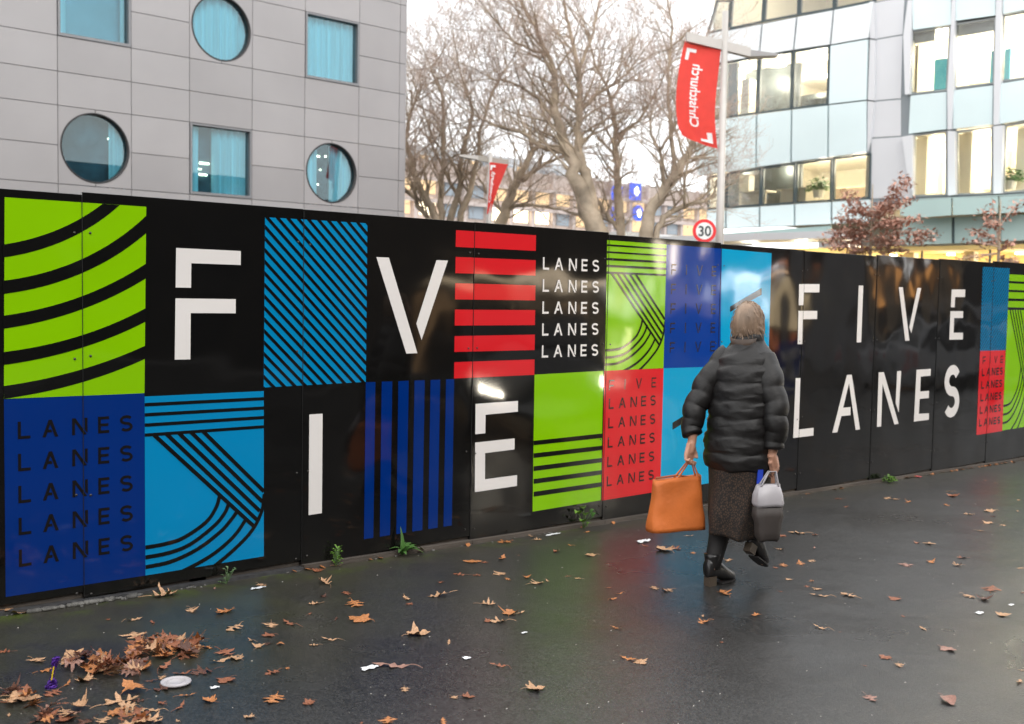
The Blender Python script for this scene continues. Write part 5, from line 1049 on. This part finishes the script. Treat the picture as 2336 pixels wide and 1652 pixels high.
def leafmesh(half, form, seed):
    r = random.Random(seed); cu, cv, tw, lift = {'flat': (.10, .12, .1, .0), 'curled': (.8, .35, .4, .01), 'folded': (2.2, .15, .2, .03), 'upright': (1.2, .75, .7, .05)}[form]
    cu *= r.uniform(.6, 1.2)*r.choice((1, 1, -.5)); cv *= r.uniform(.5, 1.3); tw *= r.uniform(-1, 1); js = [r.uniform(.82, 1.2) for _ in range(2)]; wob = r.uniform(0, 6)
    vs = []; fs = []
    def P3(x, y):
        z = cu*y*y+cv*(x-.5)**2*(1 if form != 'upright' else x)+tw*y*(x-.4)+.035*math.sin(x*9+wob)*(.4+abs(y)*2)+.02*math.sin(y*14+x*7+wob)
        return (x-.5, y, z+lift)
    n = len(half)
    for i, (x, y) in enumerate(half): vs.append(P3(max(0, min(1, i/(n-1))), 0)); 
    for s in (0, 1):
        for i, (x, y) in enumerate(half):
            xx = x+r.uniform(-.015, .015); yy = y*js[s]*r.uniform(.92, 1.08)*(1 if s == 0 else -1); vs.append(P3(xx, yy*.5+(0 if s == 0 else 0))); vs.append(P3(xx, yy))
    for s in (0, 1):
        o = n+s*2*n
        for i in range(n-1):
            a, b, c, d, e, f = i, i+1, o+2*i, o+2*i+2, o+2*i+1, o+2*i+3
            for q in ((a, b, d, c), (c, d, f, e)): fs.append(q if s else q[::-1])
    # stalk
    k = len(vs); sx_, sy_, sz_ = vs[0]; L_ = r.uniform(.22, .5); bx = r.uniform(-.2, .2)
    for t in range(4):
        c = (sx_-L_*t/3, sy_+bx*(t/3)**2, max(.004, sz_*(1-t/3)+.03*math.sin(t))); w = .013
        vs += [(c[0], c[1]-w, c[2]), (c[0], c[1]+w, c[2]), (c[0], c[1], c[2]+w*1.4)]
    for t in range(3):
        for j in range(3): fs.append((k+t*3+j, k+t*3+(j+1) % 3, k+(t+1)*3+(j+1) % 3, k+(t+1)*3+j))
    mz = min(v[2] for v in vs); vs = [(v[0], v[1], v[2]-mz+.006) for v in vs]
    return me('fallen_leaf', vs, fs, True)
LME = {}
for hn, hf in (('oak', half_oak), ('plane', half_plane), ('slim', half_slim), ('oval', half_oval)):
    for fm in ('flat', 'curled', 'folded', 'upright'):
        for vv in range(3): LME[(hn, fm, vv)] = leafmesh(hf, fm, hash_ if False else (len(hn)*100+len(fm)*10+vv*7+ord(hn[0])+ord(fm[0])))
LEAVES = []
def leaf(u, v, w, col=None, form=None, shape=None, lift=0.0, zone=None):
    p = gnd(u, v); dep = float(np.dot(p-CAM, FW)); size = w/FPX*dep
    col = col or lr.choice(['pale tan', 'orange brown', 'orange brown', 'orange brown', 'rusty brown', 'dusky pink', 'pale tan']); form = form or lr.choice(['flat', 'flat', 'curled', 'folded', 'curled']); shape = shape or lr.choice(['oak', 'oak', 'plane', 'slim'])
    key = (shape, form, lr.randint(0, 2)); b = LME[key]; ck = (key, col)
    if ck not in LME: m2 = b.copy(); m2.materials.append(LMAT[col]); LME[ck] = m2
    o = ob('fallen_leaf', LME[ck]); size = min(size, .26); k = size*(.94 if v < 1480 else 1.04)
    o.scale = (k, k*lr.uniform(.85, 1.1), k*lr.uniform(.8, 1.2)*(1.0 if form != 'upright' else .9)); a = lr.uniform(0, 6.28)
    o.rotation_euler = (lr.gauss(0, .05), lr.gauss(0, .05), a); o.location = (p[0], p[1], p[2]+.001+lift)
    LEAVES.append((o, u, v, w, col, form, shape, zone)); return o
C4 = """120,420,180,p,c 1080,310,190,p,u 880,470,120,p,c 880,570,180,p,f 1255,410,120,p,c 1465,415,190,o,f 1530,525,150,p,f 1000,488,90,r,f 710,470,50,r,f 1405,265,50,d,f 1710,245,90,p,c 1775,505,125,p,f
1895,492,150,r,c 2130,228,125,p,u 2205,118,80,p,u 2075,152,85,r,f 2265,295,100,r,f 2055,365,100,p,c 2030,432,60,r,f 1750,572,90,r,f 1640,603,80,p,f 1690,640,90,p,c 1750,628,70,k,f 1835,635,55,o,u 2155,598,120,p,c 2055,635,70,p,f 2200,463,70,k,f
2120,320,50,k,c 1780,815,110,r,f 1470,868,120,r,f 1790,990,165,o,c 2015,1018,80,r,f 1625,1110,70,p,c 1228,965,115,o,u 1365,1000,105,o,u 1180,1042,115,r,u 985,1060,140,p,f 860,930,160,o,u 790,1005,230,p,f 765,1080,110,o,f 170,985,200,p,c 340,952,135,r,c
110,945,220,k,f 40,1010,100,r,f 300,1105,190,r,f 440,1085,200,p,u 240,1130,160,k,f 440,892,85,o,u 545,865,120,p,f 245,735,130,p,f 30,680,80,r,f 310,802,110,o,u 1190,822,125,r,c 1320,812,160,k,f 1450,738,170,p,f 1480,685,150,r,f 1545,720,100,p,f
1080,918,170,k,f 880,1145,190,p,f 1000,1130,150,p,c 1080,780,160,r,f 1060,1018,80,r,f 1880,790,40,o,f 60,1095,60,p,f 560,1140,140,k,f 680,1130,120,p,f 1165,1135,40,p,u 990,870,100,k,f 1060,850,70,p,c 905,1000,90,k,f""".split()
C5 = """1075,157,42,p,u 1230,152,110,o,f 1405,120,75,p,u 1440,140,60,p,f 1750,92,60,o,c 1645,175,65,o,f 1550,215,50,r,f 1320,238,30,r,f 1765,237,85,p,f 1030,275,95,o,f 1110,282,60,r,f 1215,258,125,o,f 950,355,90,r,f 1060,362,70,r,f 1205,352,112,p,f 1255,388,80,o,f 835,405,70,r,f
1370,378,55,o,u 1440,410,110,p,c 1500,398,60,p,c 1630,370,45,r,f 1690,382,50,p,f 620,503,135,p,f 820,487,155,p,c 640,541,62,r,c 1130,541,105,p,u 1270,596,110,o,c 1335,595,90,p,f 1195,650,135,p,f 1125,650,65,r,f 300,540,155,o,c 325,632,165,o,f 700,728,155,p,f 885,778,82,p,f
525,920,235,d,f 1190,925,115,r,f 1935,692,88,o,u 1940,477,70,o,f 1910,510,75,o,f 1885,440,40,r,f 1430,1068,120,p,c 2005,882,130,o,f 2085,905,95,p,f 920,1125,62,p,f 1010,1121,80,r,f 505,1265,130,o,f 850,1275,112,o,f 610,1073,80,p,f 2110,180,85,r,f 2225,200,130,p,f 2245,455,120,p,u 2165,440,100,p,f 340,1285,30,r,f 20,1160,50,r,f""".split()
C6 = """195,485,60,p,u 110,560,90,r,f 40,568,80,p,f 215,588,50,o,f 430,632,82,p,f 405,830,115,o,c 275,972,55,p,c 275,1006,108,o,c 590,965,58,o,f 760,662,80,o,c 715,678,45,r,f 865,652,82,o,u 930,636,65,p,f 845,464,120,p,f 755,486,50,r,f 570,478,40,p,f 950,480,40,r,f 948,560,50,d,f 790,748,45,p,f 935,760,32,o,u 905,790,45,r,f 970,806,72,p,f
980,843,130,p,f 1150,841,130,p,f 1430,866,85,r,f 985,1040,112,p,c 1605,1043,95,p,f 1485,972,42,r,f 1645,530,92,p,c 1568,528,42,r,f 1505,660,100,d,f 1655,644,62,o,f 1812,663,65,p,u 1840,616,75,r,f 1880,352,70,p,f 2005,335,76,p,f 2030,366,45,k,f 2005,405,70,p,f 2090,420,45,p,f 1955,454,50,p,f 1750,298,52,o,c 1785,245,72,r,f 1768,215,45,p,f
1390,256,70,p,f 1440,262,60,p,f 1520,280,46,o,u 1095,260,58,r,f 1985,150,35,r,f 2050,165,26,r,f 2185,270,25,p,f 2180,335,28,p,c 2020,805,142,r,c 1885,850,92,p,f 1975,868,112,k,u 2085,966,82,p,f 2195,680,50,p,f 2190,1366,92,p,c 2205,1298,30,p,f 1290,1466,118,d,f 1765,1172,112,d,f 1370,1218,76,r,f 1460,1268,76,p,f 1255,1272,30,r,f 740,565,72,p,u 1140,310,30,r,f 2215,832,40,k,f 390,1130,28,r,f 745,822,40,r,f""".split()
CK = {'p': 'pale tan', 'o': 'orange brown', 'r': 'rusty brown', 'd': 'dusky pink', 'k': 'dark wet'}; FK = {'f': 'flat', 'c': 'curled', 'u': 'upright'}
for zf, lst in ((Z(11), C4), (Z(12), C5), (Z(13), C6)):
    for it in lst:
        a = it.split(','); u, v = zf(float(a[0]), float(a[1])); w = float(a[2])*{11: .3484, 12: .3659, 13: .3769}[11 if lst is C4 else 12 if lst is C5 else 13]
        leaf(u, v+w*.04, w, CK[a[3]], lr.choice(('flat', 'flat', 'curled')) if a[4] == 'f' else FK[a[4]])
u, v = Z(13)(1760, 1493); leaf(u, v, 50, 'dusky pink', 'folded', 'oval'); u, v = Z(13)(1100, 1070); leaf(u, v, 11, 'rusty brown', 'upright', 'slim')
# the drift of leaves at bottom left, one over another
for cx_, cy_, rx, ry, n in ((560, 755, 150, 55, 20), (800, 790, 200, 68, 28), (920, 690, 80, 65, 14), (1050, 630, 95, 38, 14), (1150, 665, 160, 50, 20), (1250, 640, 110, 35, 8), (420, 1080, 150, 70, 9), (130, 1010, 120, 80, 7), (830, 1110, 170, 50, 7)):
    for k in range(n):
        a, r = lr.uniform(0, 6.28), math.sqrt(lr.random()); u, v = Z(11)(cx_+rx*r*math.cos(a), cy_+ry*r*math.sin(a)); w = lr.uniform(85, 150)*.3484
        o = leaf(u, v+6, w, lr.choice(['pale tan', 'orange brown', 'orange brown', 'rusty brown', 'rusty brown', 'dusky pink', 'dark wet']), lr.choice(['curled', 'folded', 'curled', 'flat', 'flat', 'upright']), lr.choice(['oak', 'plane', 'oak']), lr.uniform(.0, .045)*(1-r*.6), 'in the drift of leaves at the lower left')
        o.rotation_euler = (lr.gauss(0, .38), lr.gauss(0, .38), o.rotation_euler[2])
# labels: colour, form, size and the nearest thing one can find
def zone(u, v):
    col = ['below blue LANES tile', 'below blue line tile', 'below letter I', 'below blue upright stripes', 'below letter E', 'below barred green tile', 'below red LANES tile', 'by the walker', 'right of the walker', 'below far white lettering', 'near right edge'][min(10, int(np.searchsorted([300, 590, 770, 1040, 1210, 1370, 1500, 1760, 1960, 2180], u)))]
    base = float(np.interp(u, [0, 600, 1200, 1800, 2336], [1400, 1300, 1212, 1128, 1045])); d = (v-base)/(1652-base)
    row = 'at the hoarding foot' if d < .09 else 'one step out' if d < .25 else 'mid path' if d < .52 else 'near foreground' if d < .80 else 'at photo bottom'
    return col, row
from collections import defaultdict
seen = defaultdict(list)
for L_ in LEAVES:
    o, u, v, w, col, form, shape, zn = L_; fw_ = {'flat': 'flat', 'curled': 'curled', 'folded': 'folded', 'upright': 'upturned'}[form]; sh = {'oak': 'lobed', 'plane': 'broad', 'slim': 'narrow', 'oval': 'oval'}[shape]
    big = 'large' if w > 48 else 'small' if w < 22 else 'medium'
    if zn: lab = f"{col} {fw_} {sh} leaf at the {'left' if u < 230 else 'middle' if u < 330 else 'right'} of the drift, {'top' if v < 1500 else 'lower'} side"
    else: c, r = zone(u, v); lab = f'{col} {fw_} {sh} leaf {c}, {r}'
    seen[lab].append(L_)
for lab, g_ in seen.items():
    g_.sort(key=lambda q: q[1])
    for i, L_ in enumerate(g_):
        nth = ['leftmost ']+[w_+' from left ' for w_ in ('second', 'third', 'fourth', 'fifth', 'sixth', 'seventh')]
        x = lab if len(g_) == 1 else ('rightmost ' if i == len(g_)-1 else nth[min(i, 6)])+lab
        tag(L_[0], x, 'leaf', 'fallen leaves on the wet path')
# ------------------------------------------------------------------ litter, stones, weeds
def litter(name, label, cat, u, v, build, m):
    p = gnd(u, v, .003); g = MB(); build(g); o = g.build(name, m, None, True); o.location = tuple(map(float, p)); tag(o, label, cat); return o
MPP = mat('white_paper', (.75, .76, .78), .6, .08, 30)
def crumple(g, w, d, h, n=9, seed=0):
    r = random.Random(seed); vs = []; fs = []
    for j in range(n):
        for i in range(n): vs.append(((i/(n-1)-.5)*w*(1+.2*math.sin(j)), (j/(n-1)-.5)*d*(1+.15*math.sin(i*2)), +.001+h*.45*(.5+.5*math.sin(i*1.7+seed)*math.cos(j*2.1))*r.uniform(.5, 1)))
    for j in range(n-1):
        for i in range(n-1): fs.append((j*n+i, j*n+i+1, (j+1)*n+i+1, (j+1)*n+i))
    g.add(vs, fs)
def lid(g):
    n = 36; rg = []
    for r, z in ((.050, .002), (.056, .004), (.0565, .010), (.054, .010), (.050, .0045), (.036, .004), (.034, .008), (.031, .008), (.029, .004), (.005, .0035)): rg.append([(r*math.cos(2*math.pi*k/n)+(.05-r)*.02, r*math.sin(2*math.pi*k/n), z) for k in range(n)])
    g.loft(rg)
u, v = Z(11)(1152, 888); litter('cup_lid', 'round white plastic cup lid lying flat near the drift of leaves', 'lid', u, v, lid, MCW)
for k, (zf, x, y, w, d, h, lab) in enumerate(((Z(12), 1532, 107, .12, .03, .006, 'thin white paper strip below the white letter E'), (Z(12), 2098, 150, .11, .05, .022, 'crumpled white paper on the path left of the boots of the walker'),
        (Z(12), 388, 940, .07, .035, .010, 'white paper scrap tucked by a broad dark leaf in the near part of the path'), (Z(11), 1688, 264, .075, .022, .01, 'white cigarette end near the foot of the hoarding'), (Z(11), 1405, 915, .03, .02, .008, 'tiny white scrap right of the cup lid'),
        (Z(12), 995, 877, .03, .03, .003, 'small pale disc of gum in the middle foreground'), (Z(12), 1355, 720, .03, .015, .004, 'small white fleck below the barred green tile'), (Z(13), 1948, 951, .05, .03, .01, 'pink and white scrap near the right edge'), (Z(13), 2141, 902, .04, .02, .005, 'white fleck at the right edge'), (Z(13), 1578, 128, .06, .05, .03, 'small red and white wrapper at the foot of the far boards'))):
    u, v = zf(x, y); litter('paper_scrap', lab, 'litter', u, v, lambda g, w=w, d=d, h=h, k=k: crumple(g, w, d, h, 7, k+3), MPP if k != 9 else mat('red_wrapper', (.6, .12, .12), .4))
# purple and yellow sweet wrapper, twisted upright
u, v = Z(11)(338, 918); p = gnd(u, v); SW = tag(empty('sweet_wrapper', p), 'twisted purple and yellow foil sweet wrapper standing among leaves', 'wrapper'); SW.scale = (.85, .85, .85); MPU = mat('purple_foil', (.055, .012, .19), .25, .3, 40, .003, 90, metal=.6)
def foil(ps, rs, sd):
    r = random.Random(sd); rings = []
    for i in range(len(ps)-1):
        for k in range(5):
            t = k/5; c = np.array(ps[i])*(1-t)+np.array(ps[i+1])*t; q = rs[i]*(1-t)+rs[i+1]*t; rings.append([c+np.array((math.cos(w)*q*r.uniform(.7, 1.25), math.sin(w)*q*.6*r.uniform(.7, 1.25), r.uniform(-.003, .003))) for w in [2*math.pi*j/12 for j in range(12)]])
    return MB().loft(rings)
foil([(0, 0, 0), (.0, 0, .018), (.002, 0, .040), (.004, 0, .055)], [.026, .024, .012, .006], 1).build('wrapper_foot', MPU, SW); foil([(.004, 0, .055), (.010, 0, .085), (.014, 0, .100), (.020, 0, .128), (.022, 0, .135)], [.007, .009, .014, .017, .010], 2).build('wrapper_twist', MPU, SW)
MB().prism([(-.008, -.012, .04), (-.002, -.012, .04), (.008, -.013, .098), (.002, -.013, .098)], (0, -.002, 0)).build('yellow_print', mat('yellow_foil', (.75, .55, .03), .3), SW)
# pebbles in the gap under the left boards, crumbs of stone along the rest
g = MB(); pr = random.Random(9)
for k in range(150):
    if k < 70: u, v = Z(11)(pr.uniform(190, 880), 0); v = float(np.interp(u, [0, 327, 590], [1399, 1356, 1305]))+pr.uniform(-4, 7); r = pr.uniform(.006, .022)
    else: u = pr.uniform(0, 2336); v = float(np.interp(u, [0, 327, 590, 901, 1230, 1452, 1790, 2009, 2141, 2336], [1400, 1357, 1306, 1262, 1215, 1180, 1135, 1098, 1071, 1047]))+pr.uniform(-1, 9); r = pr.uniform(.003, .009)
    p = gnd(u, v); p[1] = min(p[1], -.034-r*.6); g.ball((p[0], p[1], gz(p[0])+r*.35), (r*pr.uniform(.8, 1.5), r, r*pr.uniform(.5, .8)), 7, 5)
tag(g.build('pebbles', mat('grey_pebble', (.12, .115, .105), .7, .5, 25), None, True), 'grey pebbles and crumbs of stone gathered along the foot of the hoarding', 'gravel', kind='stuff')
# fine bright specks of grit on the path
g = MB()
for k in range(160):
    u, v = pr.uniform(0, 2336), pr.uniform(1100, 1652); 
    if v < np.interp(u, [0, 600, 1200, 1800, 2336], [1405, 1305, 1217, 1135, 1050]): continue
    p = gnd(u, v); r = pr.uniform(.0012, .0035); g.ball((p[0], p[1], p[2]+r*.3), (r*1.4, r, r*.6), 5, 4)
tag(g.build('grit', mat('pale_grit', (.42, .40, .36), .7), None), 'pale specks of grit scattered on the wet asphalt', 'grit', kind='stuff')
# weeds
MWD = [mat('weed_green', (.07, .17, .035), .45, .3, 12), mat('fresh_weed_green', (.13, .27, .03), .45, .3, 12), mat('grey_green_weed', (.12, .20, .08), .5, .3, 12)]
def blade(g, a, b, w, bend=.0, n=6):
    a, b = np.array(a), np.array(b); t = (b-a); L_ = np.linalg.norm(t); t = t/L_; s = np.cross(t, (0, 0, 1.0)); s /= np.linalg.norm(s)+1e-6; up_ = np.cross(s, t); vs = []
    for i in range(n+1):
        k = i/n; c = a+t*L_*k+up_*bend*math.sin(math.pi*k)*L_-np.array((0, 0, 1.0))*bend*.7*L_*k*k; ww = w*math.sin(math.pi*(.08+.92*k)**.8)*1.0+.0006
        vs += [c-s*ww+up_*ww*.35, c, c+s*ww+up_*ww*.35]
    fs = []
    for i in range(n): fs += [(i*3, i*3+1, i*3+4, i*3+3), (i*3+1, i*3+2, i*3+5, i*3+4)]
    g.add(vs, fs)
def weed(u, v, label, kind):
    p = gnd(u, v); p[1] = min(p[1], -.045); p[2] = gz(p[0]); e = tag(empty('weed', p), label, 'weed', 'weeds at the foot of the hoarding'); r = random.Random(int(u)); 
    if kind in ('strap', 'broad'): e.scale = (1.12, 1.12, 1.05)
    if kind == 'strap':
        for a, l, h, w in ((-.5, .14, .03, .013), (.1, .17, .02, .014), (.5, .16, .05, .013), (-1.1, .12, .07, .015), (-2.2, .10, .05, .014), (2.6, .08, .06, .015), (-1.7, .09, .03, .014), (.9, .10, .08, .010), (1.57, .03, .17, .011), (1.2, .05, .11, .010), (-.8, .16, .02, .012)):
            g = MB(); blade(g, (0, 0, .005), (math.cos(a)*l, math.sin(a)*l*.6, h), w, .25 if h < .1 else .05); g.build('leaf', MWD[0], e, True)
    elif kind == 'broad':
        for a, l, h, w in ((2.8, .05, .10, .024), (-.3, .06, .07, .020), (1.6, .02, .13, .024), (-2.4, .05, .05, .024), (-1.2, .03, .02, .024), (.4, .07, .09, .018), (-1.7, .02, .09, .02)):
            g = MB(); c = (math.cos(a)*l, math.sin(a)*l*.5-.01, h); g.tube([(0, 0, 0), (c[0]*.5, c[1]*.5, h*.6), c], .0015, 4); blade(g, c, (c[0]+math.cos(a)*.045, c[1]-.012, h+.02), w, .3); g.build('leaf', MWD[1 if l < .055 else 0], e, True)
    else:
        nn = 46 if kind == 'bush' else 20; sp_h = .10 if kind == 'bush' else .07; g = MB(); sg = MB()
        if kind == 'mound': nn, sp_h = 60, .055
        for _ in range(nn):
            a, q = r.uniform(0, 6.28), r.random(); rr = (.035 if kind != 'mound' else .085)*math.sqrt(r.random())*(1-.4*q); c = np.array((math.cos(a)*rr+(.02*q if kind != 'mound' else 0), math.sin(a)*rr*.7, .01+sp_h*q*(1 if kind != 'mound' else (1-rr/.1)))); sg.tube([(0, 0, 0), c*.6+(0, 0, .004), c], .001, 3)
            blade(g, c, c+np.array((math.cos(a), math.sin(a), r.uniform(.1, .9)))*(.018 if kind != 'mound' else .026), .006 if kind != 'mound' else .010, .2, 3)
        o = g.build('leaves', MWD[1 if kind != 'sprig' else 2], e); o['kind'] = 'stuff'; o = sg.build('stems', MWD[2], e); o['kind'] = 'stuff'
weed(916, 1268, 'tall strap leaved green weed below the dark blue upright stripes', 'strap'); weed(1327, 1204, 'broad round leaved green weed below the barred green tile', 'broad')
weed(754, 1288, 'tiny feathery bright green weed below the white letter I', 'bush'); weed(517, 1332, 'smallest grey green sprig below the sky blue line tile', 'sprig'); weed(2028, 1100, 'low bright green leafy weed right of the walker at the far boards', 'mound')
# drifted brown leaf scraps along the far foot of the boards
g = MB()
for k in range(70):
    u = pr.uniform(2040, 2336) if k < 45 else pr.uniform(560, 2040); v = float(np.interp(u, [560, 901, 1230, 1452, 1790, 2009, 2141, 2336], [1312, 1264, 1217, 1182, 1137, 1100, 1072, 1049]))+pr.uniform(-1, 4)
    p = gnd(u, v); p[1] = min(p[1], -.04); a = pr.uniform(0, 3.1); s = pr.uniform(.012, .035); d1 = np.array((math.cos(a), math.sin(a), pr.uniform(-.2, .5)))*s; d2 = np.array((-math.sin(a), math.cos(a), .2))*s*.5; q = np.array((p[0], p[1], gz(p[0])+.008)); g.add([q-d1, q+d2, q+d1, q-d2], [(0, 1, 2, 3)])
tag(g.build('leaf_scraps', LMAT['orange brown'], None), 'broken brown leaf scraps blown along the foot of the hoarding', 'leaf litter', kind='stuff')
